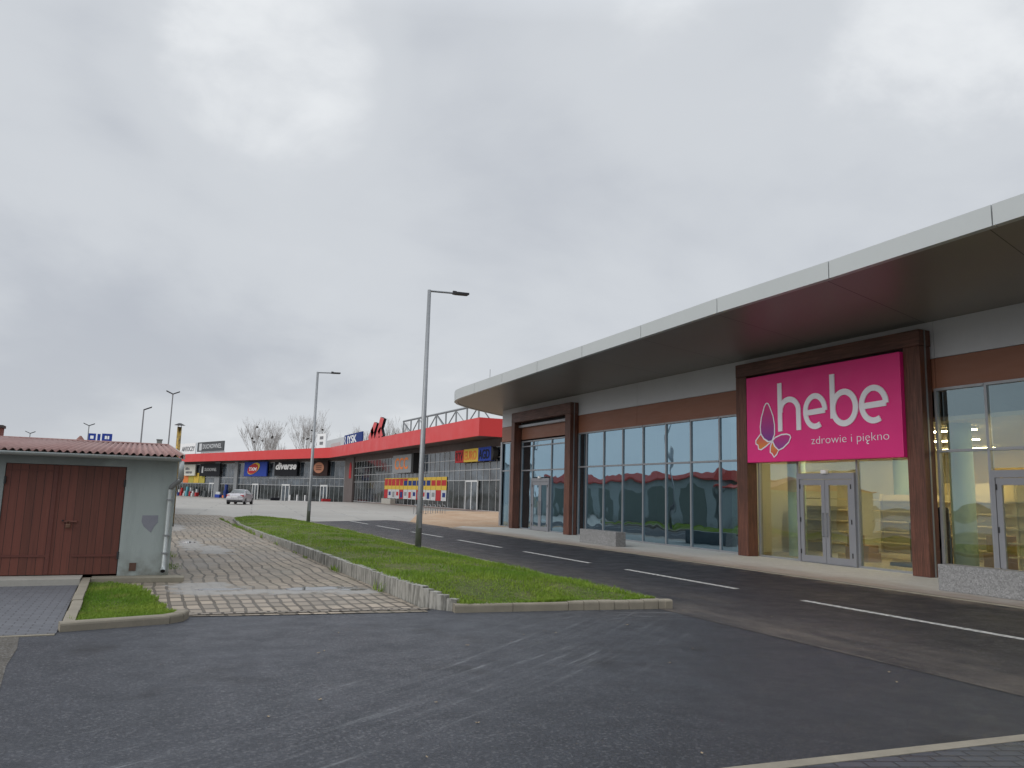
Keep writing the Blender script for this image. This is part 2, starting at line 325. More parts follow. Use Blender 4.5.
def paintmat():
    t = NT('road_paint'); n = t.noise(14, 6, 0.7)
    t.bsdf(t.mix(t.rng(n, 0.40, 0.66, 0, 0.9), (0.50, 0.50, 0.48), (0.07, 0.07, 0.07)), 0.7); return t.m
Mt['paint'] = paintmat()
def puddle():
    t = NT('puddle_water'); t.bsdf((0.075, 0.07, 0.06), 0.05, 0, t.bump(t.noise(3, 2), 0.003, 0.3), 0.8); return t.m
Mt['puddle'] = puddle()
Mt['mortar'] = mat('grey_mortar_patch', (0.33, 0.32, 0.305), 0.85, 0.2, 4, bump=0.5)
def soffitmat():
    t = NT('bronze_soffit'); x, y, z = t.sepxyz()
    j1 = t.math('LESS_THAN', t.math('FRACT', t.math('DIVIDE', t.math('ADD', t.math('SUBTRACT', y, 10.5), t.math('MULTIPLY', t.math('SUBTRACT', x, 11.6), -0.3)), 3.3)), 0.006)
    j2 = t.math('LESS_THAN', t.math('ABSOLUTE', t.math('SUBTRACT', x, 14.05)), 0.012)
    j = t.math('MAXIMUM', j1, j2)
    c = t.mix(t.noise(0.4, 4), (0.20, 0.185, 0.167), (0.235, 0.218, 0.196)); c = t.mix(j, c, (0.02, 0.018, 0.016))
    t.bsdf(c, 0.36, 0.15, None, 0.4); return t.m
Mt['soffit'] = soffitmat()
def stucco():
    t = NT('garage_render'); x, y, z = t.sepxyz(); n = t.noise(1.2, 7, 0.65); f = t.noise(60, 4, 0.6)
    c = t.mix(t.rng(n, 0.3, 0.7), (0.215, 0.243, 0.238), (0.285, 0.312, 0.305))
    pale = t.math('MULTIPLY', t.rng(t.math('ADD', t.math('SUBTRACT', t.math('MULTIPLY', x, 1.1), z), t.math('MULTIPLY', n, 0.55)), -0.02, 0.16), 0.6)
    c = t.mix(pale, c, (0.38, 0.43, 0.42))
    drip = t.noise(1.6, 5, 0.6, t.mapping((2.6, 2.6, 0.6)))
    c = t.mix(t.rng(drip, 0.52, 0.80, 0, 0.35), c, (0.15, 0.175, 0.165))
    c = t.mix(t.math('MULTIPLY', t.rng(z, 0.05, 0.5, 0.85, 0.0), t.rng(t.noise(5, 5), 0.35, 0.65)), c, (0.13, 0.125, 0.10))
    t.bsdf(c, 0.88, 0, t.bump(f, 0.005, 0.7)); return t.m
Mt['stucco'] = stucco()
Mt['stucco_patch'] = mat('smooth_render_patch', (0.22, 0.225, 0.26), 0.85, 0.12, 5)
def doorwood():
    t = NT('painted_door_boards'); x, y, z = t.sepxyz()
    g = t.noise(2.0, 6, 0.65, t.mapping((16, 16, 0.8)))
    brd = t.math('FRACT', t.math('DIVIDE', x, 0.118)); gap = t.math('LESS_THAN', brd, 0.05)
    idx = t.math('FLOOR', t.math('DIVIDE', x, 0.118))
    hsh = t.math('FRACT', t.math('MULTIPLY', t.math('SINE', t.math('MULTIPLY', idx, 12.99)), 437.5))
    c = t.mix(hsh, (0.108, 0.032, 0.02), (0.15, 0.043, 0.028)); c = t.mix(t.rng(g, 0.5, 0.75, 0, 0.6), c, (0.06, 0.018, 0.014))
    c = t.mix(t.rng(g, 0.25, 0.4, 0.35, 0.0), c, (0.20, 0.075, 0.06)); c = t.mix(gap, c, (0.02, 0.008, 0.007))
    h = t.math('SUBTRACT', t.math('MULTIPLY', g, 0.3), gap)
    t.bsdf(c, 0.6, 0, t.bump(h, 0.008, 0.9)); return t.m
Mt['door_boards'] = doorwood()
Mt['door_trim'] = mat('painted_trim', (0.12, 0.034, 0.024), 0.6, 0.25, 5)
def roofmat():
    t = NT('corrugated_roof'); n = t.noise(0.9, 7, 0.65)
    c = t.mix(t.rng(n, 0.3, 0.7), (0.235, 0.125, 0.112), (0.31, 0.185, 0.168))
    c = t.mix(t.rng(t.noise(4, 6, 0.7, t.mapping((3, 0.6, 1))), 0.5, 0.75, 0, 0.6), c, (0.16, 0.09, 0.08))
    x, y, z = t.sepxyz(); st = t.math('LESS_THAN', t.math('FRACT', t.math('DIVIDE', t.math('ADD', x, 0.05), 1.05)), 0.5)
    c = t.mix(t.math('MULTIPLY', st, 0.18), c, (0.34, 0.24, 0.225)); t.bsdf(c, 0.75, 0, t.bump(t.noise(40, 4), 0.004, 0.5)); return t.m
Mt['garage_roof'] = roofmat()
def flat(name, c, rough=0.7, metal=0.0): return mat(name, c, rough, 0.06, 1.5, metal, 0.5 if rough < 0.5 else 0.2)
Mt['blue'] = flat('blue_sign', (0.025, 0.055, 0.30)); Mt['navy'] = flat('navy_sign', (0.02, 0.04, 0.17)); Mt['yellow'] = flat('yellow_sign', (0.60, 0.42, 0.07))
Mt['red'] = flat('red_sign', (0.42, 0.035, 0.04)); Mt['signblack'] = flat('black_sign', (0.011, 0.012, 0.016)); Mt['signgrey'] = flat('grey_sign', (0.085, 0.09, 0.095))
Mt['signbrown'] = flat('brown_sign', (0.03, 0.015, 0.014)); Mt['orange'] = flat('orange_sign', (0.66, 0.20, 0.06)); Mt['copper'] = flat('copper_disc', (0.42, 0.19, 0.12))
Mt['palegrey'] = flat('pale_sign', (0.52, 0.53, 0.54)); Mt['cream'] = flat('cream_sign', (0.60, 0.60, 0.54)); Mt['steelgrey'] = flat('steel_grey', (0.24, 0.25, 0.26))
Mt['olive'] = flat('yellow_green_panel', (0.42, 0.36, 0.07)); Mt['teal'] = flat('teal_poster', (0.10, 0.30, 0.36)); Mt['greytext'] = flat('grey_text', (0.20, 0.20, 0.21))
Mt['rubber'] = flat('tyre_rubber', (0.018, 0.018, 0.019), 0.8); Mt['carpaint'] = flat('silver_paint', (0.44, 0.43, 0.45), 0.3, 0.35); Mt['lamp_red'] = flat('tail_lamp', (0.36, 0.02, 0.02), 0.25)
Mt['lamp_orange'] = flat('orange_lamp', (0.70, 0.22, 0.05), 0.3)
Mt['int_wall'] = mat('yellow_wall', (0.64, 0.52, 0.24), 0.8, 0.06, 0.6); Mt['int_floor'] = mat('shop_floor', (0.36, 0.31, 0.19), 0.45, 0.1, 1)
Mt['int_ceiling'] = mat('shop_ceiling', (0.42, 0.39, 0.30), 0.8, 0.06, 1); Mt['col_green'] = mat('pale_green_column', (0.42, 0.56, 0.46), 0.7, 0.05, 1)
Mt['carton'] = mat('brown_carton', (0.33, 0.23, 0.13), 0.8, 0.12, 4)
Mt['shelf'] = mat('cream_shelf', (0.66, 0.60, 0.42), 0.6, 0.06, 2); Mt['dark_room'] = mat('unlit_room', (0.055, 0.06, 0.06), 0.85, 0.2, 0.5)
Mt['drywall'] = mat('drywall', (0.56, 0.57, 0.48), 0.8, 0.06, 1); Mt['navycloth'] = mat('navy_bundle', (0.018, 0.022, 0.035), 0.8, 0.3, 5)
Mt['tube_light'] = mat('light_panel', (0.9, 0.88, 0.8), 0.5, 0, 1, emit=(1.0, 0.79, 0.42), estr=44.0)
def mallglass(name, base, spec=1.0):
    t = NT(name); n = t.noise(0.25, 3, 0.5); c = t.mix(t.rng(t.noise(0.35, 5, 0.65, t.mapping((1, 1, 1.6))), 0.38, 0.66), mul3(base, 0.3), mul3(base, 2.4))  # patchy base colour paints uneven reflections into the glass
    t.bsdf(c, 0.06, 0, t.bump(n, 0.03, 1.0), spec); return t.m
Mt['mall_glass'] = mallglass('dark_mall_glass', (0.04, 0.05, 0.062), 0.75); Mt['mall_glass2'] = mallglass('dark_mall_glass_low', (0.022, 0.026, 0.028), 0.2)  # upper panes coloured lighter for reflected sky, lower ones darker
Mt['car_glass'] = mallglass('car_glass', (0.012, 0.014, 0.017)); Mt['rear_glass'] = mallglass('rear_car_glass', (0.10, 0.12, 0.125))
Mt['bark'] = mat('hazed_bark', (0.42, 0.39, 0.37), 0.9, 0.25, 2); Mt['nest'] = mat('twig_nest', (0.03, 0.024, 0.02), 0.95, 0.2, 3)  # bark lightened so that distance haze is in its colour
Mt['pipe'] = None
def pipemat():
    t = NT('tarnished_pipe'); n = t.noise(3.0, 5, 0.7, t.mapping((3, 3, 1.2)))
    c = t.mix(t.rng(n, 0.38, 0.62), (0.45, 0.30, 0.07), (0.05, 0.045, 0.04)); t.bsdf(c, 0.35, 0.7); return t.m
Mt['pipe'] = pipemat()
def wingmat(name, ca, cb, z0, z1):
    t = NT(name); x, y, z = t.sepxyz(); t.bsdf(t.mix(t.rng(z, z0, z1), ca, cb), 0.45); return t.m

# ------------------------------------------------------------------ geometry helpers
ROOT = {}
class MB:
    def __init__(s): s.v = []; s.f = []; s.mi = []; s.cur = 0; s.smooth = False
    def add(s, vs, fs):
        b = len(s.v); s.v += [tuple(p) for p in vs]; s.f += [tuple(i+b for i in f) for f in fs]; s.mi += [s.cur]*len(fs); return s
    def box(s, a, b):
        (x0, y0, z0), (x1, y1, z1) = [(min(p), max(p)) for p in zip(a, b)] and (tuple(map(min, a, b)), tuple(map(max, a, b)))
        return s.add([(x0,y0,z0),(x1,y0,z0),(x1,y1,z0),(x0,y1,z0),(x0,y0,z1),(x1,y0,z1),(x1,y1,z1),(x0,y1,z1)],
                     [(0,3,2,1),(4,5,6,7),(0,1,5,4),(1,2,6,5),(2,3,7,6),(3,0,4,7)])
    def bevbox(s, a, b, r=0.01):
        (x0, y0, z0), (x1, y1, z1) = tuple(map(min, a, b)), tuple(map(max, a, b))
        r = min(r, (x1-x0)/2.2, (y1-y0)/2.2, (z1-z0)/2.2)
        bm = bmesh.new(); bmesh.ops.create_cube(bm, size=1)
        for v in bm.verts: v.co = Vector(((x0+x1)/2+v.co.x*(x1-x0), (y0+y1)/2+v.co.y*(y1-y0), (z0+z1)/2+v.co.z*(z1-z0)))
        bmesh.ops.bevel(bm, geom=bm.edges[:], offset=r, segments=2, affect='EDGES', profile=0.5)
        bm.verts.index_update(); s.add([v.co[:] for v in bm.verts], [[v.index for v in f.verts] for f in bm.faces]); bm.free(); return s
    def prism(s, pts, d):
        """extrude polygon (3D pts) along vector d"""
        n = len(pts); d = Vector(d); vs = [Vector(p) for p in pts]
        return s.add(vs + [p+d for p in vs], [tuple(range(n-1, -1, -1)), tuple(range(n, 2*n))] + [(i, (i+1) % n, n+(i+1) % n, n+i) for i in range(n)])
    def tube(s, pts, rad, seg=8, cap=True):
        pts = [Vector(p) for p in pts]
        if isinstance(rad, (int, float)): rad = [rad]*len(pts)
        vs = []; fs = []; prev = None
        for i, p in enumerate(pts):
            d = (pts[min(i+1, len(pts)-1)] - pts[max(i-1, 0)]).normalized()
            a = prev if prev is not None else (Vector((1, 0, 0)) if abs(d.x) < 0.8 else Vector((0, 1, 0)))
            u = (a - d*a.dot(d)).normalized(); prev = u; w_ = d.cross(u)
            for k in range(seg):
                t = 2*math.pi*k/seg; vs.append(p + (u*math.cos(t)+w_*math.sin(t))*rad[i])
        for i in range(len(pts)-1):
            for k in range(seg):
                a0 = i*seg+k; a1 = i*seg+(k+1) % seg; fs.append((a0, a1, a1+seg, a0+seg))
        if cap: fs += [tuple(range(seg-1, -1, -1)), tuple(range((len(pts)-1)*seg, len(pts)*seg))]
        return s.add(vs, fs)
    def build(s, name, mats, parent=None, smooth=False):
        off = Vector((0, 0, 0)) if parent is None else ROOT.get(parent.name, Vector((0, 0, 0)))
        me = bpy.data.meshes.new(name); me.from_pydata([tuple(Vector(p)-off) for p in s.v], [], s.f)
        if not isinstance(mats, (list, tuple)): mats = [mats]
        for m in mats: me.materials.append(m)
        me.polygons.foreach_set('material_index', s.mi)
        if smooth or s.smooth: me.polygons.foreach_set('use_smooth', [True]*len(me.polygons))
        me.update()
        bm = bmesh.new(); bm.from_mesh(me); bmesh.ops.recalc_face_normals(bm, faces=bm.faces); bm.to_mesh(me); bm.free()
        o = bpy.data.objects.new(name, me); col.objects.link(o)
        if parent is not None: o.parent = parent; ROOT[o.name] = off
        return o
def tag(o, label=None, cat=None, group=None, kind=None):
    for k, v in (('label', label), ('category', cat), ('group', group), ('kind', kind)):
        if v: o[k] = v
    return o
def empty(name, loc, label, cat, group=None):
    o = bpy.data.objects.new(name, None); col.objects.link(o); o.location = loc; o.empty_display_size = 0.3
    ROOT[o.name] = Vector(loc); return tag(o, label, cat, group)
def copy_tree(o, parent=None):
    c = o.copy(); col.objects.link(c)
    if parent is not None: c.parent = parent
    for ch in list(o.children): copy_tree(ch, c)
    return c
def box(name, a, b, m, parent=None, bev=0.0):
    mb = MB(); (mb.bevbox(a, b, bev) if bev else mb.box(a, b)); return mb.build(name, m, parent)
def struct(o): o['kind'] = 'structure'; return o
def sheet(name, pts, z, m, h=None):
    """flat polygon ground piece; z may be a function"""
    zf = z if callable(z) else (lambda x, y: z)
    o = MB().add([(x, y, zf(x, y)) for x, y in pts], [tuple(range(len(pts)))]).build(name, m); return struct(o)
def slab(name, pts, z0, z1, m):
    return struct(MB().prism([(x, y, z0) for x, y in pts], (0, 0, z1-z0)).build(name, m))
XF_WEST = Matrix(((0, 0, -1), (-1, 0, 0), (0, 1, 0)))   # text facing -X: local x -> -Y, y -> +Z
def textmesh(name, body, size, m, origin, basis=XF_WEST, parent=None, extrude=0.01, align='LEFT', shear=0.0, bold=0.0, sx=1.0, split=False):
    cu = bpy.data.curves.new(name, 'FONT'); cu.body = body; cu.size = size; cu.extrude = extrude; cu.align_x = align
    cu.shear = shear; cu.offset = bold; cu.resolution_u = 4
    ob = bpy.data.objects.new(name+'_tmp', cu); col.objects.link(ob); bpy.context.view_layer.update()
    me = bpy.data.meshes.new_from_object(ob.evaluated_get(bpy.context.evaluated_depsgraph_get()))
    bpy.data.objects.remove(ob); bpy.data.curves.remove(cu)
    off = ROOT.get(parent.name, Vector((0, 0, 0))) if parent else Vector((0, 0, 0))
    o3 = Vector(origin) - off
    for v in me.vertices: v.co = basis @ Vector((v.co.x*sx, v.co.y, v.co.z)) + o3
    me.name = name; me.materials.clear(); me.materials.append(m)
    if split:
        bm = bmesh.new(); bm.from_mesh(me); bmesh.ops.remove_doubles(bm, verts=bm.verts, dist=1e-5); left = set(bm.verts)
        while left:
            st_ = [left.pop()]; isl = []
            while st_:
                v = st_.pop(); isl.append(v)
                for e_ in v.link_edges:
                    o_ = e_.other_vert(v)
                    if o_ in left: left.discard(o_); st_.append(o_)
            ix = {v: i for i, v in enumerate(isl)}; fs_ = {f for v in isl for f in v.link_faces}
            m2 = bpy.data.meshes.new('letter'); m2.from_pydata([v.co[:] for v in isl], [], [[ix[v] for v in f.verts] for f in fs_]); m2.materials.append(m)
            o2 = bpy.data.objects.new('letter', m2); col.objects.link(o2); o2.parent = parent
        bm.free(); return o2
    o = bpy.data.objects.new(name, me); col.objects.link(o)
    if parent: o.parent = parent
    return o

# ------------------------------------------------------------------ ground, roads, kerbs
def gh(x, y):
    if y <= 110: return 0.0
    if y >= 150: return -0.6
    return -0.6*(y-110)/40
def banded(name, x0, x1, ys, dz, m):
    mb = MB(); vs = []; fs = []
    for y in ys: vs += [(x0, y, gh(0, y)+dz), (x1, y, gh(0, y)+dz)]
    for i in range(len(ys)-1): fs.append((2*i, 2*i+1, 2*i+3, 2*i+2))
    return struct(mb.add(vs, fs).build(name, m))
g = mat('far_ground', (0.14, 0.13, 0.085), 0.95, 0.35, 0.05)
banded('ground', -1500, 1500, [-600, -60, 110, 150, 260, 3000], -0.03, g)
banded('parking_lot', -60, 70, [38, 110, 150, 240], -0.008, Mt['lot'])
sheet('forecourt', [(-14, -14), (7.02, -14), (7.02, 9.9), (7.3, 9.9), (7.3, 10.0), (3.9, 10.6), (-0.6, 11.2), (-14, 10.6)], 0.0, Mt['asphalt'])
sheet('road', [(7.02, -14), (13.35, -14), (13.35, 32), (13.5, 37), (13.6, 40.2), (13.3, 42.0), (12.7, 43.3), (9.2, 41.0), (7.0, 39.6)], 0.004, Mt['road'])
sheet('worn_driveway', [(-14, -6), (-0.86, 4.5), (-0.90, 6.0), (-0.87, 7.2), (-0.96, 8.2), (-0.98, 9.0), (-1.06, 9.8), (-14, 9.8)], 0.004, Mt['old_asphalt'])
sheet('cobbled_lane', [(0.45, 10.6), (3.62, 10.2), (3.7, 20), (3.7, 34), (4.6, 44.5), (4.0, 47.3), (0.4, 49.5), (-3, 50), (-3, 23), (0.2, 23)], 0.008, Mt['cobble'])
sheet('cobble_rows', [(0.2, 10.85), (3.60, 10.5), (3.62, 12.3), (1.6, 12.35), (0.3, 14.6), (-0.75, 14.6), (-0.75, 12), (0.2, 12)], 0.012, Mt['cobble_row'])
sheet('sett_channel', [(0.5, 10.68), (3.72, 10.36), (3.72, 10.52), (0.5, 10.85)], 0.016, Mt['cobble_small'])
def blob(name, cx, cy, rx_, ry_, z, m, seed, n=30, rot=0.0):
    r = random.Random(seed); pts = []; ph = [r.uniform(0, 6.28) for _ in range(4)]
    for i in range(n):
        t = 2*math.pi*i/n; k = 1+0.22*math.sin(2*t+ph[0])+0.16*math.sin(3*t+ph[1])+0.12*math.sin(5*t+ph[2])+0.07*math.sin(9*t+ph[3])
        px_, py_ = rx_*k*math.cos(t), ry_*k*math.sin(t)
        pts.append((cx+px_*math.cos(rot)-py_*math.sin(rot), cy+px_*math.sin(rot)+py_*math.cos(rot)))
    return sheet(name, pts, z, m)
# pavement along the new building, sandy strip further on
sheet('pavement', [(13.12, -14), (16.75, -14), (16.75, 36.7), (15.2, 37.0), (13.25, 34.5), (13.12, 31)], 0.03, Mt['pavement'])
struct(MB().prism([(13.06, -14, -0.02), (13.20, -14, -0.02), (13.20, -14, 0.026), (13.10, -14, 0.026), (13.06, -14, 0.008)], (0, 48.5, 0)).build('pavement_edge', Mt['kerb']))
def soilh(x, y): return 0.02 + 0.10*max(0, min(1, (x-16)/8))
mb = MB(); nx, ny = 22, 34
for j in range(ny+1):
    for i in range(nx+1):
        v = j/ny; u = i/nx; y = 34.3+v*33; x0 = 13.25 + max(0, (y-41))*0.36; x = x0+u*(31.5-x0)
        n_ = math.sin(x*1.3+y*.7)*.03+math.sin(x*.6-y*1.1)*.04+math.sin(x*3.1+y*2.3)*.012
        ed = min(1, u*7, (1-u)*7, v*9, (1-v)*9)
        mb.v.append((x, y, 0.008+ed*(max(0, n_+0.04)+0.05*u)))
for j in range(ny):
    for i in range(nx): a = j*(nx+1)+i; mb.f.append((a, a+1, a+nx+2, a+nx+1)); mb.mi.append(0)
struct(mb.build('sandy_soil', Mt['soil'], smooth=True))
banded('mall_pavement', 28.2, 31.2, [67, 110, 128], 0.02, mat('mall_paving', (0.33, 0.25, 0.22), 0.8, 0.2, 0.6))
# lane dashes
for k in range(-2, 7):
    y0 = 6.18+5.24*k
    if y0 > 40: break
    struct(MB().box((9.98, y0, 0.005), (10.11, min(y0+3.65, 41.3), 0.0085)).build('lane_marking', Mt['paint']))
for (x0, y0, x1, y1) in [(9.3, 44.5, 8.2, 47.5), (7.6, 49, 6.6, 51.6), (12.6, 50, 11.8, 53), (15.5, 58, 14.6, 61.5)]:
    d = Vector((y1-y0, x0-x1)).normalized()*0.06
    struct(MB().add([(x0-d.x, y0-d.y, 0), (x0+d.x, y0+d.y, 0), (x1+d.x, y1+d.y, 0), (x1-d.x, y1-d.y, 0)], [(0, 1, 2, 3)]).build('lane_marking', Mt['palegrey']))
# kerb at lower right with wet pavers behind it
kx = [(-2.0, 4.36), (3.2, 3.90), (5.9, 3.665), (9.0, 3.40)]
struct(MB().prism([(x, y, -0.02) for x, y in kx] + [(x+0.0, y-0.105, -0.02) for x, y in reversed(kx)], (0, 0, 0.03)).build('kerb', Mt['kerb']))
sheet('wet_paving', [(-2.0, 4.255), (3.2, 3.795), (5.9, 3.56), (9.0, 3.295), (9, -10), (-2, -10)], 0.006, Mt['wet_pavers'])
# pavers in front of the garage, kerbs, grass corner
sheet('driveway_pavers', [(-9, 9.735), (-0.72, 9.735), (-0.82, 14.2), (-9, 14.2)], 0.012, Mt['pavers'])
struct(MB().box((-9, 9.67, -0.02), (-0.73, 9.734, 0.010)).build('paver_edging', Mt['kerb']))
def kerbrun(name, pts, wdt, h, n_joint=1.0, m=None):
    """row of kerb stones following a line, each slightly apart"""
    mb = MB(); r = random.Random(3)
    for (a, b) in zip(pts[:-1], pts[1:]):
        A, B = Vector(a), Vector(b); Ln = (B-A).length; k = max(1, round(Ln/n_joint)); d = (B-A)/Ln; nn = Vector((-d.y, d.x))
        for i in range(k):
            p = A+d*(Ln*i/k+0.004); q = A+d*(Ln*(i+1)/k-0.004); hh = h+r.uniform(-.006, .006); o_ = r.uniform(-.006, .006)
            pr = [(0, 0), (wdt, 0), (wdt, hh), (0.022, hh), (0.006, hh-0.012), (0, hh-0.03)]
            base = [(p.x+nn.x*(u+o_), p.y+nn.y*(u+o_), v-0.02 if v == 0 else v) for u, v in pr]
            mb.prism(base, (q.x-p.x, q.y-p.y, 0))
    return struct(mb.build(name, m or Mt['kerb']))
kerbrun('kerb', [(-0.80, 14.55), (-0.70, 9.99)], 0.13, 0.09, 1.0)
kerbrun('kerb', [(-0.70, 9.86), (0.40, 10.12), (0.55, 10.26), (0.62, 10.5)], 0.13, 0.10, 0.8)
kerbrun('kerb', [(3.94, 10.05), (5.6, 9.86)], 0.14, 0.115, 1.0)
kerbrun('kerb', [(5.6, 9.86), (7.24, 9.62)], 0.14, 0.125, 0.25)
kerbrun('kerb', [(7.24, 9.62), (7.24, 36), (6.9, 41.0), (6.2, 43.4)], 0.12, 0.11, 1.0)
slab('garage_step', [(-9, 14.16), (-0.80, 14.16), (-0.80, 14.75), (-9, 14.75)], -0.02, 0.105, Mt['conc'])
slab('garage_plinth', [(-0.66, 14.36), (0.72, 14.30), (0.74, 14.62), (0.50, 14.75), (-0.66, 14.75)], -0.02, 0.085, mat('mossy_concrete', (0.24, 0.22, 0.17), 0.9, 0.35, 3, bump=0.6))

# island: palisade wall, turf, grass
def wallh(y): return float(np.interp(y, [10.2, 10.6, 12.6, 14.5, 20, 30, 40, 45], [0.16, 0.28, 0.26, 0.235, 0.18, 0.13, 0.10, 0.06]))
WX = 3.62
def wallx(y): return float(np.interp(y, [10.0, 10.14, 10.38, 10.8, 12, 28, 34, 40, 44], [4.1, 3.98, 3.80, 3.67, 3.63, 3.62, 3.62, 4.0, 4.5]))
path = [(3.99, 10.14), (3.80, 10.38), (3.67, 10.8), (3.63, 12), (3.62, 28), (3.62, 34), (4.0, 40), (4.5, 43.6)]
ph = [0.14, 0.21, 0.275, 0.265, 0.14, 0.12, 0.10, 0.06]
mb = MB(); r = random.Random(5); seg_i = 0; pos = Vector(path[0]); cum = [0]
for a_, b_ in zip(path[:-1], path[1:]): cum.append(cum[-1]+(Vector(b_)-Vector(a_)).length)
def onpath(d_): return Vector((float(np.interp(d_, cum, [p[0] for p in path])), float(np.interp(d_, cum, [p[1] for p in path]))))
d_ = 0.0
while d_ < cum[-1]-0.3:
    wd = 0.235 if d_ > 0.7 else 0.17; p = onpath(d_+0.004); q = onpath(d_+wd-0.004); dd = (q-p).normalized(); nn = Vector((dd.y, -dd.x)); o_ = r.uniform(-.006, .006); h = float(np.interp(d_+wd/2, cum, ph))+r.uniform(-.007, .007)
    e_ = dd*0.02; f_ = nn*0.02; k_ = nn*0.12
    ring = [p+e_, q-e_, q+f_, q+k_-f_, q+k_-e_, p+k_+e_, p+k_-f_, p+f_]
    mb.prism([(v.x+nn.x*o_, v.y+nn.y*o_, -0.03) for v in ring], (0, 0, h+0.03)); d_ += wd
def palis():
    t = NT('palisade_concrete'); n = t.noise(2, 6, 0.65); dr = t.noise(2.4, 6, 0.7, t.mapping((5, 5, 0.8)))
    c = t.mix(t.rng(n, 0.3, 0.7), (0.27, 0.26, 0.235), (0.37, 0.36, 0.33)); c = t.mix(t.rng(dr, 0.44, 0.60, 0, 0.9), c, (0.10, 0.098, 0.085))
    t.bsdf(c, 0.85, 0, t.bump(t.noise(60, 4), 0.004, 0.6)); return t.m
tag(mb.build('retaining_wall', palis()), 'low streaked concrete palisade wall holding up the grass strip beside the cobbles', 'wall')
def turfz(x, y):
    xl = wallx(y)+0.12; xr = 7.12 if y < 36 else float(np.interp(y, [36, 41, 43.4], [7.12, 6.8, 6.1]))
    u = max(0, min(1, (x-xl)/(xr-xl))); a = wallh(y)-0.012; b = 0.095
    k = max(0, min(1, (y-10.0)/1.2)); a = a*k+0.10*(1-k)
    return a*(1-u)+b*u + 0.16*math.sin(math.pi*u)*k*min(1, (44-y)/8)*0.7 + 0.02*math.sin(x*2.7+y*1.9)*math.sin(math.pi*u)
mb = MB(); ny, nx = 70, 12
for j in range(ny+1):
    for i in range(nx+1):
        y = 9.95+33.9*(j/ny)**1.35; xl = wallx(y)+0.10; xr = 7.13 if y < 36 else float(np.interp(y, [36, 41, 43.85], [7.13, 6.8, 6.0])); u = i/nx; x = xl+(xr-xl)*u
        if j == 0: y = 10.06-0.13*(x-3.95)/1.65*1.0 if x < 5.6 else 9.93-0.24*(x-5.6)/1.64
        mb.v.append((x, y, turfz(x, max(y, 10.0))))
for j in range(ny):
    for i in range(nx): a = j*(nx+1)+i; mb.f.append((a, a+1, a+nx+2, a+nx+1)); mb.mi.append(0)
struct(mb.build('turf_bank', Mt['turf'], smooth=True))
def cornz(x, y): return 0.05+0.03*math.sin(x*5)*math.sin(y*3)
def cornin(x, y):
    xr = float(np.interp(y, [10.1, 11.2, 12.4, 13.6, 14.2], [0.52, 0.36, 0.22, 0.02, -0.35])) + 0.05*math.sin(y*9)
    return -0.66 < x < xr and y > 10.12+0.16*(x+0.8)
mb = MB(); n_ = 18
pts = [(-0.68, 10.0), (-0.1, 10.12), (0.36, 10.22), (0.5, 10.4), (0.40, 11.2), (0.26, 12.3), (0.05, 13.5), (-0.3, 14.15), (-0.68, 14.3)]
mb.add([(-0.2, 12, 0.04)] + [(x, y, 0.03) for x, y in pts], [(0, i, i % len(pts)+1) for i in range(1, len(pts)+1)])
struct(mb.build('turf_corner', Mt['turf'], smooth=True))
def grass(name, label, pts, hmin, hmax, wid, seed):
    rs = np.random.RandomState(seed); n = len(pts); P = np.array(pts)
    h = rs.uniform(hmin, hmax, n)*(0.75+0.5*np.clip(np.sin(P[:, 0]*2.1+P[:, 1]*1.3)*np.sin(P[:, 1]*0.9-P[:, 0]*1.7), -.8, 1)); a = rs.uniform(0, 6.283, n); ln = rs.uniform(0.1, 0.9, n)*h; la = rs.uniform(0, 6.283, n)
    wv = np.stack([np.cos(a), np.sin(a), np.zeros(n)], 1)*(wid*rs.uniform(.6, 1.3, n))[:, None]
    tip = P+np.stack([np.cos(la)*ln, np.sin(la)*ln, h], 1); mid = P+np.stack([np.cos(la)*ln*.3, np.sin(la)*ln*.3, h*.6], 1)
    V = np.stack([P-wv, P+wv, mid+wv*.75, mid-wv*.75, tip], 1).reshape(-1, 3); b = np.arange(n)*5
    me = bpy.data.meshes.new(name); me.vertices.add(5*n); me.vertices.foreach_set('co', V.ravel())
    F = np.concatenate([np.stack([b, b+1, b+2, b+3], 1).ravel().reshape(n, 4), np.stack([b+3, b+2, b+4], 1)], 1)
    me.loops.add(7*n); me.loops.foreach_set('vertex_index', F.ravel()); me.polygons.add(2*n)
    st = np.stack([np.arange(n)*7, np.arange(n)*7+4], 1).ravel(); me.polygons.foreach_set('loop_start', st)
    me.polygons.foreach_set('loop_total', np.tile([4, 3], n)); me.materials.append(Mt['blade']); me.update(calc_edges=True); me.validate()
    o = bpy.data.objects.new(name, me); col.objects.link(o); return tag(o, label, 'grass', None, 'stuff')
rs = np.random.RandomState(2); pts = []
while len(pts) < 70000:
    y = 9.95+33.5*rs.rand()**2.0; xl = wallx(y)+0.06; xr = 7.10 if y < 36 else float(np.interp(y, [36, 41, 43.6], [7.1, 6.8, 6.05])); x = xl-0.02+(xr-xl+0.07)*rs.rand()
    if y < 10.06-0.13*(x-3.95)/1.65: continue
    if math.sin(x*5.3+y*2.1)*math.sin(x*2.2-y*3.7) > 0.62 and rs.rand() < 0.75: continue
    if abs(x-6.76) < 0.14 and (abs(y-20.1) < 0.14 or abs(y-35.2) < 0.14): continue
    pts.append((x, y, turfz(x, max(y, 10.0))-0.01))
far = np.array(pts)
grass('grass', 'uneven green grass strip with yellowish patches on the bank between the cobbled lane and the road', pts, 0.03, 0.10, 0.0055, 3)
pts = []
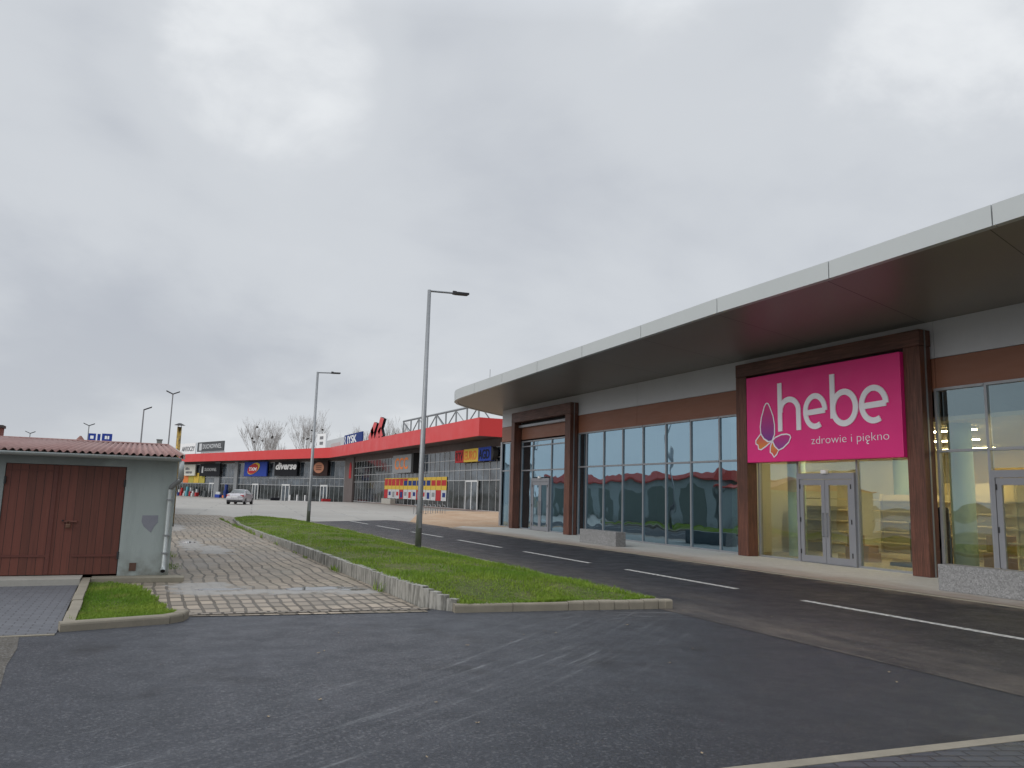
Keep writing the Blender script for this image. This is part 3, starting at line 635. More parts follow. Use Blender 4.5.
while len(pts) < 17000:
    x, y = -0.7+1.3*rs.rand(), 10.0+4.3*rs.rand()
    if cornin(x, y) and rs.rand() < float(np.interp(y, [10, 12, 13, 14.3], [1, .9, .55, .3])): pts.append((x, y, 0.035))
grass('grass', 'small corner of short grass inside the kerb in front of the garage', pts, 0.02, 0.075, 0.004, 4)

pts = []
for _ in range(2600):
    k = rs.randint(0, 4)
    if k == 0: x, y = 3.60-abs(rs.normal(0, 0.05)), 28+14*rs.rand()
    elif k == 1: x, y = 3.68+rs.normal(0, 0.12), 33.5+rs.normal(0, 0.7)
    elif k == 2: x, y = 0.56+abs(rs.normal(0, 0.10)), 15+7*rs.rand()
    else: x, y = 3.58-abs(rs.normal(0, 0.03)), 12+16*rs.rand()
    if k == 3 and math.sin(y*1.7)+math.sin(y*4.1) < 0.9: continue
    if k == 2 and math.sin(y*2.3) < 0.2: continue
    pts.append((x, y, 0.005))
grass('weeds', 'sparse weeds growing along the wall foot and the garage side of the cobbles', pts, 0.04, 0.16, 0.006, 9)

# ------------------------------------------------------------------ the new shop building
WXX = 16.55
B = empty('shop_building', (WXX, 15, 0), 'long new shop building with grey and brown bands, overhanging grey canopy and tall glass front', 'building')
FP = [(11.1, -6), (11.2, 0), (11.35, 3.9), (11.48, 7.2), (11.62, 10.5), (11.66, 13.8), (11.82, 17.1), (11.97, 20.5), (12.14, 23.9), (12.33, 27.3), (12.52, 30.6), (12.62, 32.4), (12.74, 33.4), (13.02, 34.3), (13.44, 35.05), (13.98, 35.7), (14.75, 36.5), (15.6, 37.2), (16.6, 38.05), (17.6, 38.8), (20, 40.2), (24, 41.5), (40, 41.5)]
def ftop(y): return float(np.interp(y, [-6, 20, 34, 41], [6.25, 6.28, 6.40, 6.42]))
# soffit and roof slab
MB().prism([(x+0.1, y-(0.1 if y > 35 else 0), 5.95) for x, y in FP] + [(40, -6, 5.95)], (0, 0, 0.06)).build('soffit', Mt['soffit'], B)
MB().prism([(x+0.14, y-(0.12 if y > 35 else 0), 6.02) for x, y in FP] + [(40, -6, 6.02)], (0, 0, 0.18)).build('roof', Mt['steelgrey'], B)
# fascia panels between joints
FPd = []
for (a, b) in zip(FP[:-1], FP[1:]):
    FPd.append(a)
joints = [-6, 0.6, 3.9, 7.2, 10.5, 13.8, 17.1, 20.5, 23.9, 27.3, 30.6, 33.4, 36.5, 38.8, 41.5]
def fasc(ptsl):
    n = len(ptsl); mb = MB(); P = [Vector(p) for p in ptsl]; outer = []; inner = []
    for i, p in enumerate(P):
        d = (P[min(i+1, n-1)]-P[max(i-1, 0)]).normalized(); nn = Vector((d.y, -d.x)); outer.append(p); inner.append(p+nn*0.13)
    vs = []
    for o_, i_ in zip(outer, inner):
        tz = ftop(o_.y); vs += [(o_.x, o_.y, 5.925), (o_.x, o_.y, tz), (i_.x, i_.y, tz+0.012), (i_.x, i_.y, 5.925)]
    fs = []
    for i in range(n-1):
        for k in range(4): fs.append((4*i+k, 4*i+(k+1) % 4, 4*i+4+(k+1) % 4, 4*i+4+k))
    fs += [(0, 3, 2, 1), (4*n-4, 4*n-3, 4*n-2, 4*n-1)]
    return mb.add(vs, fs)
def along(y0, y1):
    pts = []
    ys = [p[1] for p in FP[:-1]]; xs = [p[0] for p in FP[:-1]]
    def X(y): return float(np.interp(y, ys, xs))
    pts.append((X(y0), y0)); pts += [p for p in FP[:-1] if y0+0.05 < p[1] < y1-0.05]; pts.append((X(y1), y1)); return pts
for a, b in zip(joints[:-1], joints[1:]):
    if a >= 38.8: fasc([(17.61, 38.81), (20, 40.2), (24, 41.5), (40, 41.5)]).build('fascia_panel', Mt['fascia'], B)
    else: fasc(along(a+0.012, b-0.012)).build('fascia_panel', Mt['fascia'], B)
# lightning rod stub on the roof edge
MB().tube([(12.55, 29.0, 6.15), (12.55, 29.0, 6.75)], 0.012, 6).build('lightning_rod', Mt['galv'], B)
# bands
def band(name, y0, y1, z0, z1, m, x=WXX-0.05): box(name, (x, y0, z0), (WXX+0.25, y1, z1), m, B)
gaps = [-6, 0, 5.8, 11.9, 18.25, 24.1, 30.0, 36.3]
for a, b in zip(gaps[:-1], gaps[1:]):
    band('brown_panel', a+0.006, b-0.006, 4.30, 5.05, Mt['brown_panel'])
    band('grey_panel', a+0.006, b-0.006, 5.062, 5.945, Mt['grey_panel'])
# end and rear walls
box('wall', (16.8, 36.05, 0.0), (40, 36.3, 5.945), Mt['grey_panel'], B)
box('wall', (39.8, -6, 0), (40, 36.04, 5.945), Mt['grey_panel'], B)
box('wall', (16.62, -6.0, 0), (39.79, -5.8, 5.945), Mt['grey_panel'], B)
box('corner_post', (16.44, 36.12, 0.03), (16.66, 36.3, 4.29), Mt['alu'], B)
# interior shell
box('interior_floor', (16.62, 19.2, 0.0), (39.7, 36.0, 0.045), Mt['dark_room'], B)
box('interior_floor', (16.62, -5.7, 0.0), (39.7, 18.95, 0.045), Mt['int_floor'], B)
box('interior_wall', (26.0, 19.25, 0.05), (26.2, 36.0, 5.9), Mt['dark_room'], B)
box('interior_wall', (27.0, -5.7, 0.05), (27.2, 18.9, 3.7), Mt['int_wall'], B)
box('interior_ceiling', (16.95, -5.7, 3.62), (26.99, 18.9, 3.72), Mt['int_ceiling'], B)
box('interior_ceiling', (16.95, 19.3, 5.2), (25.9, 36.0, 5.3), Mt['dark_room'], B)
box('partition_wall', (16.72, 18.96, 0.05), (27.2, 19.18, 5.9), Mt['drywall'], B)
for cx, cy_ in ((17.75, 12.25), (17.75, 17.5), (17.75, 6.2), (22.5, 12.2), (22.5, 6.2), (22.5, 17.6)):
    MB().tube([(cx, cy_, 0.05), (cx, cy_, 3.62)], 0.26, 20).build('column', Mt['col_green'], B, smooth=True)
# glass panes and mullions
def pane(y0, y1, z0, z1, m): box('window_pane', (WXX-0.012, y0+0.03, z0+0.02), (WXX+0.012, y1-0.03, z1-0.02), m, B)
def mull(y, z0, z1, wdt=0.06): box('mullion', (WXX-0.055, y-wdt/2, z0), (WXX+0.06, y+wdt/2, z1), Mt['alu'], B)
def trans(y0, y1, z, h=0.06): box('transom', (WXX-0.07, y0+0.031, z-h/2), (WXX+0.06, y1-0.031, z+h/2), Mt['alu'], B)
def glazing(ys, ztop, zt, m, extra=None, skip=()):
    for y in ys: mull(y, 0.03, ztop)
    for a, b in zip(ys[:-1], ys[1:]):
        trans(a, b, 0.055, 0.05); trans(a, b, zt); trans(a, b, ztop-0.03)
        if extra: trans(a, b, extra, 0.05)
        z_lo = 2.45 if (a, b) in skip else 0.06
        pane(a, b, z_lo, zt, m)
        if extra: pane(a, b, zt, extra, m); pane(a, b, extra, ztop-0.05, m)
        else: pane(a, b, zt, ztop-0.05, m)
glazing([18.28, 19.49, 20.94, 22.32, 23.71, 25.06, 26.43, 27.78, 28.42], 4.30, 2.86, Mt['glass_dark'])
glazing([28.95, 30.85, 32.72, 33.9], 4.22, 2.80, Mt['glass_dark'], 3.95, skip=((30.85, 32.72),))
glazing([34.32, 35.25, 36.15], 4.26, 2.82, Mt['glass_dark'])
glazing([12.45, 14.22, 16.22, 17.75], 4.30, 2.86, Mt['glass_lit'], skip=((14.22, 16.22),))
glazing([4.0, 5.6, 7.2, 8.72, 10.74, 11.93], 4.34, 2.88, Mt['glass_lit'], skip=((8.72, 10.74),))
glazing([-5.7, -4.2, -2.6, -1.0, 0.7, 2.35, 3.97], 4.34, 2.88, Mt['glass_lit'])
box('lintel_panel', (WXX-0.03, 12.46, 4.0), (WXX+0.2, 17.74, 5.5), Mt['black'], B)
# doors
def door(y0, y1, gm):
    D = MB().box((WXX-0.13, y0, 0.035), (WXX+0.05, y0+0.09, 2.42)).box((WXX-0.13, y1-0.09, 0.035), (WXX+0.05, y1, 2.42)).box((WXX-0.13, y0+0.09, 2.26), (WXX+0.05, y1-0.09, 2.42)).build('door', Mt['door_alu'], B)
    ym = (y0+y1)/2
    for s, (a, b) in enumerate(((y0+0.10, ym-0.006), (ym+0.006, y1-0.10))):
        x0, x1 = WXX-0.115, WXX-0.055
        MB().box((x0, a, 0.045), (x1, a+0.12, 2.25)).box((x0, b-0.12, 0.045), (x1, b, 2.25)).box((x0, a+0.12, 0.045), (x1, b-0.12, 0.22)).box((x0, a+0.12, 2.1), (x1, b-0.12, 2.25)).build('door_leaf', Mt['door_alu'], D)
        box('door_glass', (WXX-0.092, a+0.12, 0.22), (WXX-0.078, b-0.12, 2.1), gm, D)
        hy = (b-0.06) if s == 0 else (a+0.06)
        MB().tube([(x0-0.002, hy, 0.75), (x0-0.055, hy, 0.75), (x0-0.055, hy, 1.35), (x0-0.002, hy, 1.35)], 0.014, 8).build('handle', Mt['galv'], D)
        for zz_ in (0.25, 1.1, 2.0):
            hy2 = (a+0.012) if s == 0 else (b-0.012)
            MB().tube([(x0-0.012, hy2, zz_), (x0-0.012, hy2, zz_+0.12)], 0.016, 8).build('hinge', Mt['dark_metal'], D)
    box('door_sensor', (WXX-0.24, ym-0.16, 2.40), (WXX-0.131, ym+0.02, 2.50), Mt['white'], D, 0.02)
door(14.25, 16.19, Mt['glass_lit']); door(30.90, 32.67, Mt['glass_dark']); door(8.76, 10.69, Mt['glass_lit'])
# wooden portal frames
def portal(y0, y1, w0, w1, zt, zb, x0):
    P = box('portal_beam', (x0, y0, zb), (WXX-0.07, y1, zt), Mt['wood_h'], B, 0.012)
    for a, b in ((y0, y0+w0), (y1-w1, y1)):
        p = box('portal_post', (x0+0.004, a+0.004, 0.03), (WXX-0.09, b-0.004, zb-0.004), Mt['wood_v'], P, 0.012)
    for yy in (y0+0.0, y1):
        box('edge_trim', (WXX-0.30, yy-0.012, 0.03), (WXX-0.26, yy+0.012, zt-0.01), Mt['galv'], P)
    box('edge_trim', (x0+0.16, y0+w0-0.005, 0.03), (x0+0.19, y0+w0+0.014, zb-0.006), Mt['galv'], P)
portal(11.97, 18.22, 0.45, 0.45, 5.73, 5.34, 16.08)
portal(28.43, 34.30, 0.47, 0.36, 5.60, 5.12, 16.08)
box('trim_bar', (WXX-0.25, 28.92, 4.87), (WXX-0.056, 33.92, 4.98), Mt['alu'], B); box('recess_shade', (WXX-0.06, 28.92, 4.99), (WXX-0.053, 33.92, 5.3), Mt['black'], B)  # thin black sheet over the panels paints the shade under the beam

# shop sign
S = empty('shop_sign', (16.0, 15.05, 2.74), 'large magenta sign reading hebe with butterfly above the double doors', 'sign')
box('sign_panel', (15.97, 12.42, 2.74), (16.30, 17.63, 5.245), [Mt['magenta']], S, 0.012)
XS = 15.966
def ribbon(name, strokes, wdt, m, parent, x=XS, th=0.03):
    """glyph from 2D (Y,z) centre lines; local reading direction is -Y"""
    mb = MB()
    for q_, st in enumerate(strokes):
        x += 0.0013*(q_ > 0)
        P = [Vector(p) for p in st]; n = len(P); Lp = []; Rp = []
        for i in range(n):
            d = (P[min(i+1, n-1)]-P[max(i-1, 0)]).normalized(); nn = Vector((-d.y, d.x))*wdt/2; Lp.append(P[i]+nn); Rp.append(P[i]-nn)
        vs = []
        for l, r_ in zip(Lp, Rp): vs += [(x, l.x, l.y), (x, r_.x, r_.y), (x-th, l.x, l.y), (x-th, r_.x, r_.y)]
        fs = []
        for i in range(n-1):
            a = 4*i; b = a+4; fs += [(a+2, a+3, b+3, b+2), (a, b, b+1, a+1), (a, a+2, b+2, b), (a+1, b+1, b+3, a+3)]
        fs += [(0, 1, 3, 2), (4*n-4, 4*n-2, 4*n-1, 4*n-3)]
        mb.add(vs, fs)
    return mb.build(name, m, parent)
def arc(cy_, cz, ry_, rz_, a0, a1, n=22): return [(cy_-ry_*math.cos(R_(a0+(a1-a0)*i/n)), cz+rz_*math.sin(R_(a0+(a1-a0)*i/n))) for i in range(n+1)]
SW = 0.156
ribbon('letter', [[(16.27, 3.575), (16.27, 4.94)], [(16.25, 4.10)] + arc(15.925, 4.12, 0.335, 0.325, 180, 10, 20)[2:] + [(15.59, 3.9), (15.59, 3.572)]], SW, Mt['letter'], S)
def glyph_e(yl, yr, z0, z1):
    cy_ = (yl+yr)/2; ry_ = (yl-yr)/2-SW/2; rz_ = (z1-z0)/2-SW/2; cz = (z0+z1)/2
    return [[(cy_+ry_*1.0, cz-0.03), (cy_-ry_*1.0, cz+0.0)], arc(cy_, cz, ry_, rz_, 0, 300, 36)[0:]]
ribbon('letter', glyph_e(15.42, 14.60, 3.555, 4.525), SW*0.95, Mt['letter'], S)
ribbon('letter', [[(14.42, 3.80), (14.42, 4.955)], arc(14.06, 4.05, 0.355, 0.405, 180, -180, 44)], SW, Mt['letter'], S)
ribbon('letter', glyph_e(13.60, 12.745, 3.575, 4.535), SW*0.95, Mt['letter'], S)
sub = textmesh('lettering', 'zdrowie i piekno', 0.305, Mt['letter'], (15.962, 15.19, 3.165), XF_WEST, S, 0.004, sx=1.17, bold=-0.005, split=True)
tmp = textmesh('measure', 'zdrowie i pie', 0.305, Mt['letter'], (15.962, 15.19, 3.165), XF_WEST, S, 0.004, sx=1.17, bold=-0.005)
ye = 15.05+min(v.co.y for v in tmp.data.vertices); bpy.data.objects.remove(tmp)
ribbon('ogonek', [[(ye+0.055, 3.17), (ye+0.09, 3.13), (ye+0.075, 3.10), (ye+0.03, 3.10)]], 0.026, Mt['letter'], S, 15.958, 0.004)
bf = {'ul': [(16.783, 4.423), (16.73, 4.40), (16.678, 4.32), (16.55, 4.035), (16.498, 3.771), (16.505, 3.513), (16.599, 3.337), (16.742, 3.313), (16.92, 3.406), (17.044, 3.545), (17.064, 3.758), (17.013, 4.019), (16.888, 4.326), (16.83, 4.405)],
      'll': [(17.044, 3.558), (17.252, 3.371), (17.254, 3.278), (17.163, 3.229), (17.147, 3.122), (17.044, 3.097), (16.835, 3.193), (16.599, 3.337), (16.777, 3.315), (16.938, 3.412)],
      'ur': [(16.599, 3.337), (16.473, 3.421), (16.245, 3.485), (16.05, 3.49), (15.94, 3.46), (15.899, 3.396), (15.98, 3.255), (16.188, 3.113), (16.361, 3.056), (16.498, 3.165)],
      'lr': [(16.599, 3.337), (16.674, 3.16), (16.686, 3.005), (16.62, 2.975), (16.541, 2.866), (16.434, 2.944), (16.361, 3.056), (16.515, 3.178)]}
EM = MB().prism([(XS, y, z) for y, z in [(16.64, 3.30), (16.60, 3.38), (16.56, 3.32), (16.60, 3.27)]], (-0.012, 0, 0)).build('butterfly_emblem', Mt['letter'], S)
wm = {'ul': wingmat('wing_upper', (0.19, 0.035, 0.28), (0.62, 0.02, 0.19), 3.35-2.74, 4.3-2.74), 'll': wingmat('wing_lower', (0.72, 0.25, 0.03), (0.66, 0.07, 0.12), 3.15-2.74, 3.5-2.74),
      'ur': wingmat('wing_right', (0.28, 0.05, 0.30), (0.58, 0.02, 0.22), 3.1-2.74, 3.5-2.74), 'lr': wingmat('wing_tail', (0.68, 0.07, 0.08), (0.74, 0.30, 0.03), 2.9-2.74, 3.25-2.74)}
for i, k in enumerate(('ul', 'll', 'ur', 'lr')):
    MB().prism([(XS+0.002-0.0006*i, y, z) for y, z in bf[k]], (-0.006, 0, 0)).build('wing', wm[k], EM)
    ring = bf[k]+[bf[k][0]]
    ribbon('wing_outline', [ring], 0.036, Mt['letter'], EM, XS-0.006-0.0006*i, 0.006)

# inside the lit shop
def shelf_unit(x, y, ln, label, hgt=1.9, dep=0.5, axis='y'):
    s = empty('shelf_unit', (x, y, 0.045), label, 'shelves', 'empty shelves inside the lit shop')
    def bx(nm, a, b):
        if axis == 'x': a, b = (a[1], a[0], a[2]), (b[1], b[0], b[2])
        box(nm, (x+a[0], y+a[1], 0.047+a[2]), (x+b[0], y+b[1], 0.047+b[2]), Mt['shelf'], s)
    bx('back_panel', (-0.02, -ln/2, 0.1), (0.02, ln/2, hgt))
    bx('base', (-dep, -ln/2, 0), (dep, ln/2, 0.14))
    for k in range(5): bx('shelf', (-dep*0.85, -ln/2, 0.42+0.32*k), (-0.021, ln/2, 0.45+0.32*k))
    for yy in (-ln/2, 0, ln/2): bx('upright', (-0.06, yy-0.025, 0.14), (0.06, yy+0.025, hgt+0.02))
shelf_unit(21.0, 16.0, 2.4, 'pale empty shelf unit seen through the glass left of the shop doors')
shelf_unit(20.6, 13.3, 1.6, 'pale empty shelf unit behind the right leaf of the shop doors')
shelf_unit(19.9, 10.4, 2.4, 'pale empty shelf unit behind the right hand pane beside the wooden post')
shelf_unit(24.2, 12.5, 5.0, 'long tall pale shelf run at the back of the lit shop', 2.3)
shelf_unit(22.6, 7.3, 3.0, 'pale empty shelf unit behind the glass door at the right edge')
shelf_unit(25.9, 16.5, 4.0, 'tall shelf run against the yellow back wall', 2.4)
shelf_unit(19.0, 17.6, 1.8, 'low white shelf unit by the partition seen left of the shop doors', 1.5)
shelf_unit(18.9, 11.2, 1.0, 'narrow pale shelf unit close behind the right hand wooden post', 2.1)
for i, (bx_, by, w1, h1) in enumerate(((18.4, 15.6, 0.5, 0.45), (18.6, 16.15, 0.4, 0.7), (19.2, 12.3, 0.6, 0.9), (18.3, 9.6, 0.55, 0.6))):
    bb = empty('carton_stack', (bx_, by, 0.046), ('small brown carton on the floor behind the left door leaf', 'brown cartons piled beside the small carton behind the doors', 'tall pile of brown cartons behind the right pane', 'brown cartons behind the pane near the right edge')[i], 'boxes')
    box('carton', (bx_-w1/2, by-w1/2, 0.047), (bx_+w1/2, by+w1/2, 0.047+h1*0.55), Mt['carton'], bb, 0.01); box('carton', (bx_-w1/2.4, by-w1/2.2, 0.05+h1*0.55), (bx_+w1/2.6, by+w1/2.5, 0.05+h1), Mt['carton'], bb, 0.01)
cab = empty('display_counter', (19.6, 14.9, 0.05), 'dark display counter standing behind the right door leaf', 'counter')
box('counter_body', (19.3, 14.3, 0.05), (19.9, 14.95, 1.15), flat('dark_counter', (0.10, 0.085, 0.06)), cab, 0.02); box('counter_top', (19.26, 14.26, 1.152), (19.94, 14.99, 1.2), Mt['steelgrey'], cab, 0.01)
for i, (bx_, by, nlay) in enumerate(((17.5, 13.0, 3), (18.2, 14.2, 1))):
    bb = empty('flat_pack_stack', (bx_, by, 0.05), ('stack of dark flat boxes on the shop floor behind the right pane', 'low dark bundle on the shop floor behind the doors')[i], 'boxes')
    for k in range(nlay): box('carton', (bx_-0.28+0.03*k, by-0.36, 0.048+0.10*k), (bx_+0.28, by+0.30-0.06*k, 0.138+0.10*k), Mt['navycloth'], bb, 0.02)
ct = empty('garment_trolley', (17.0, 12.26, 0.05), 'tall dark trolley hung with navy covers behind the post right of the sign', 'trolley')
mb = MB()
for k, (a, b) in enumerate(((0.10, 0.95), (0.5, 1.35), (0.9, 1.62))): mb.bevbox((16.86, 12.12+0.02*k, a+0.05), (17.14, 12.40-0.03*k, b), 0.08)
mb.build('cover', Mt['navycloth'], ct); MB().tube([(17.0, 12.26, 0.05), (17.0, 12.26, 1.8)], 0.02, 8).build('pole', Mt['dark_metal'], ct)
for i, (lx, ly) in enumerate(((18.6, 16.6), (18.6, 13.4), (18.6, 9.6), (21.4, 15.2), (21.4, 11.2), (21.4, 7.2), (24.6, 13.2), (24.6, 9.2), (24.6, 16.8), (18.6, 5.6), (18.6, 2.0))):
    lt = empty('ceiling_light', (lx, ly, 3.6), 'long white strip light on the ceiling of the lit shop', 'lamp', 'strip lights in the lit shop')
    box('housing', (lx-0.09, ly-1.0, 3.56), (lx+0.09, ly+1.0, 3.618), Mt['white'], lt); box('diffuser', (lx-0.08, ly-0.98, 3.535), (lx+0.08, ly+0.98, 3.559), Mt['tube_light'], lt)

# granite blocks on the pavement
box_l = [((14.03, 21.67, 0.03), (14.42, 24.0, 0.50), 'speckled grey granite block on the pavement in front of the blue glass'), ((13.92, 7.65, 0.03), (14.31, 10.2, 0.52), 'long speckled grey granite block at the right edge beside the wooden post')]
for a, b, lab in box_l: tag(box('granite_block', a, b, Mt['granite'], None, 0.012), lab, 'block', 'granite blocks on the pavement')

# ------------------------------------------------------------------ street lamps on the island
def street_lamp(x, y, h, label, arm):
    zb = turfz(x, y)-0.03
    s = empty('street_lamp', (x, y, zb), label, 'street lamp', 'slim street lamps on the grass strip')
    MB().tube([(x, y, zb), (x, y, zb+0.03)], 0.12, 16).build('base_plate', Mt['galv'], s)
    MB().tube([(x, y, zb+0.03), (x, y, 1.2), (x, y, h)], [0.085, 0.078, 0.05], 14).build('pole', Mt['galv'], s, smooth=True)
    box('service_door', (x-0.04, y-0.086, zb+0.55), (x+0.04, y-0.07, zb+0.95), Mt['galv'], s)
    MB().tube([(x-0.02, y, h-0.03), (x+arm*0.62, y, h+0.01)], 0.028, 10).build('arm', Mt['galv'], s)
    hd = MB(); hd.prism([(x+arm*0.60, y-0.06, h-0.02), (x+arm*0.70, y-0.11, h-0.015), (x+arm, y-0.10, h+0.0), (x+arm, y+0.10, h+0.0), (x+arm*0.70, y+0.11, h-0.015), (x+arm*0.60, y+0.06, h-0.02)], (0, 0, 0.055)); hd.build('lamp_head', Mt['dark_metal'], s)
    box('head_cap', (x+arm*0.60, y-0.035, h+0.036), (x+arm*0.70, y+0.035, h+0.075), Mt['dark_metal'], s, 0.01)
street_lamp(6.76, 20.1, 7.25, 'nearest tall slim grey street lamp on the grass with its arm over the road', 1.17)
street_lamp(6.68, 35.2, 6.92, 'second grey street lamp farther along the grass strip with short arm', 1.02)

# ------------------------------------------------------------------ garage
GY = 14.74
G = empty('garage', (-2.2, GY, 0), 'grey green rendered garage with red brown plank doors and corrugated roof', 'garage')
mb = MB()
DX0, DX1, DZ1 = -2.05, -0.30, 1.895
# front wall with door opening, side, back
mb.box((DX1, GY, 0.086), (0.49, GY+0.22, 2.10)); mb.box((-2.62, GY, 0.106), (DX0, GY+0.22, 2.10)); mb.box((DX0, GY, DZ1), (DX1, GY+0.22, 2.10))
mb.prism([(0.27, GY+0.22, 0.0), (0.27, 21.2, 0.0), (0.27, 21.2, 2.56), (0.27, GY+0.22, 2.10)], (0.215, 0, 0))
mb.prism([(-9.0, GY, 0.0), (-9.0, 21.2, 0.0), (-9.0, 21.2, 2.56), (-9.0, GY, 2.10)], (0.215, 0, 0)); mb.box((-8.78, 21.0, 0), (0.26, 21.2, 2.56))
mb.box((-5.0, GY, 0.106), (-4.45, GY+0.22, 2.10)); mb.box((-8.7, GY, 0.106), (-6.8, GY+0.22, 2.10)); mb.box((-4.45, GY, DZ1), (-2.62, GY+0.22, 2.10)); mb.box((-6.8, GY, DZ1), (-5.0, GY+0.22, 2.1))
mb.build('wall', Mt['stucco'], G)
G2 = mat('x', (0, 0, 0)); bpy.data.materials.remove(G2)
mb = MB(); mb.prism([(x, GY-0.004, z) for x, z in [(0.005, 1.085), (0.25, 1.09), (0.255, 0.97), (0.20, 0.90), (0.16, 0.80), (0.12, 0.83), (0.04, 0.90), (0.0, 0.98)]], (0, 0.003, 0)); mb.build('render_patch', Mt['stucco_patch'], G)
# doors
def leaf(x0, x1, lab=None):
    D = box('door_leaf', (x0, GY+0.02, 0.115), (x1, GY+0.075, DZ1-0.006), Mt['door_boards'], G)
    return D
SE = -1.31
d1 = leaf(DX0+0.008, SE-0.004); d2 = leaf(SE+0.004, DX1-0.008)
box('strap', (DX0+0.02, GY+0.005, 0.40), (SE-0.03, GY+0.0195, 0.435), Mt['door_trim'], d1)
box('strap', (-0.99, GY+0.005, 0.40), (DX1-0.02, GY+0.0195, 0.435), Mt['door_trim'], d2)
box('strap', (DX0+0.02, GY+0.008, 1.78), (SE-0.03, GY+0.0195, 1.80), Mt['door_trim'], d1)
box('cover_strip', (SE-0.055, GY+0.004, 0.12), (SE+0.004, GY+0.0195, DZ1-0.02), Mt['door_trim'], d1)
for z in (0.42, 1.62):
    MB().tube([(DX1-0.012, GY+0.0, z-0.06), (DX1-0.012, GY+0.0, z+0.06)], 0.017, 8).build('hinge', Mt['dark_metal'], d2)
    MB().tube([(DX0+0.012, GY+0.0, z-0.06), (DX0+0.012, GY+0.0, z+0.06)], 0.017, 8).build('hinge', Mt['dark_metal'], d1)
la = box('latch', (-1.17, GY-0.004, 0.955), (-0.96, GY+0.018, 0.985), mat('brown_painted_iron', (0.16, 0.055, 0.04), 0.55, 0.2, 8), d2, 0.006)
MB().bevbox((-1.12, GY-0.035, 0.865), (-1.05, GY-0.006, 0.935), 0.012).build('padlock', mat('worn_brass', (0.16, 0.09, 0.06), 0.45, 0.2, 8, 0.6), la) if False else None
pl = MB().bevbox((-1.12, GY-0.035, 0.865), (-1.05, GY-0.006, 0.935), 0.012).tube([(-1.105, GY-0.02, 0.93), (-1.105, GY-0.02, 0.965), (-1.085, GY-0.02, 0.978), (-1.065, GY-0.02, 0.965), (-1.065, GY-0.02, 0.93)], 0.006, 6).build('padlock', mat('worn_brass', (0.16, 0.09, 0.06), 0.45, 0.2, 8, 0.6), d2)
MB().tube([(-1.17, GY-0.012, 0.975), (-1.17, GY-0.012, 1.0)], 0.014, 8).build('knob', Mt['dark_metal'], d2)
# second leaf pair of the neighbouring box, out of frame
box('door_leaf', (-4.44, GY+0.02, 0.115), (-2.63, GY+0.075, DZ1-0.006), Mt['door_boards'], G); box('door_leaf', (-6.79, GY+0.02, 0.115), (-5.01, GY+0.075, DZ1-0.006), Mt['door_boards'], G)
# corrugated roof
mb = MB(); NC = 540; wl = 0.108
for j in range(2):
    for i in range(NC+1):
        x = -9.15 + i*(9.72/NC); fr = 0.022*math.cos(2*math.pi*x/wl)
        y, z = ((14.42, 2.105), (21.35, 2.60))[j]
        xx = x - (0.10*(x+9.15)/9.72 if j else 0); mb.v.append((xx, y, z+fr)); 
for i in range(NC): mb.f.append((i, i+1, NC+2+i, NC+1+i)); mb.mi.append(0)
ro = mb.build('roof', Mt['garage_roof'], G, smooth=True); sm = ro.modifiers.new('thick', 'SOLIDIFY'); sm.thickness = 0.008
MB().tube([(-9.1, 21.33, 2.61), (0.46, 21.33, 2.61)], 0.035, 10).build('ridge', Mt['garage_roof'], ro) 
MB().prism([(0.555, 14.42, 2.05), (0.585, 14.42, 2.05), (0.585, 14.42, 2.135), (0.555, 14.42, 2.135)], (-0.10, 6.93, 0.495)).build('verge_board', mat('verge', (0.36, 0.30, 0.28), 0.7, 0.2, 4), ro)
# gutter (half round) and downpipe
mb = MB(); seg = 8; vs = []
for x in (-9.1, 0.53):
    for k in range(seg+1):
        a = math.pi*k/seg; vs.append((x, 14.39-0.055*math.cos(a), 2.075-0.055*math.sin(a)))
mb.add(vs, [(k, k+1, seg+2+k, seg+1+k) for k in range(seg)])
gu = mb.build('gutter', mat('painted_zinc', (0.40, 0.43, 0.43), 0.45, 0.12, 5, 0.4), G, smooth=True); gu.modifiers.new('thick', 'SOLIDIFY').thickness = 0.006
dp = MB().tube([(0.53, 14.40, 2.02), (0.55, 14.43, 1.72)], 0.045, 12).build('downpipe', bpy.data.materials['painted_zinc'], G, smooth=True)
MB().tube([(0.55, 14.43, 1.735), (0.535, 14.45, 1.70), (0.425, 14.63, 1.585), (0.41, 14.655, 1.55)], 0.043, 12).build('elbow', Mt['galv'], dp, smooth=True)
MB().tube([(0.41, 14.655, 1.56), (0.405, 14.655, 0.26), (0.40, 14.62, 0.20), (0.395, 14.57, 0.165)], 0.041, 12, cap=False).build('lower_pipe', bpy.data.materials['painted_zinc'], dp, smooth=True)
MB().tube([(0.397, 14.60, 0.185), (0.3955, 14.575, 0.168)], 0.035, 12).build('outlet', Mt['black'], dp)
for z in (0.45, 0.75, 1.35): MB().box((0.355, 14.60, z), (0.46, GY, z+0.022)).build('bracket', Mt['galv'], dp)
MB().box((-0.125, GY-0.012, 0.165), (-0.02, GY+0.0, 0.295)).build('vent_grille', mat('rusty_grille', (0.10, 0.05, 0.035), 0.7, 0.3, 9), G)
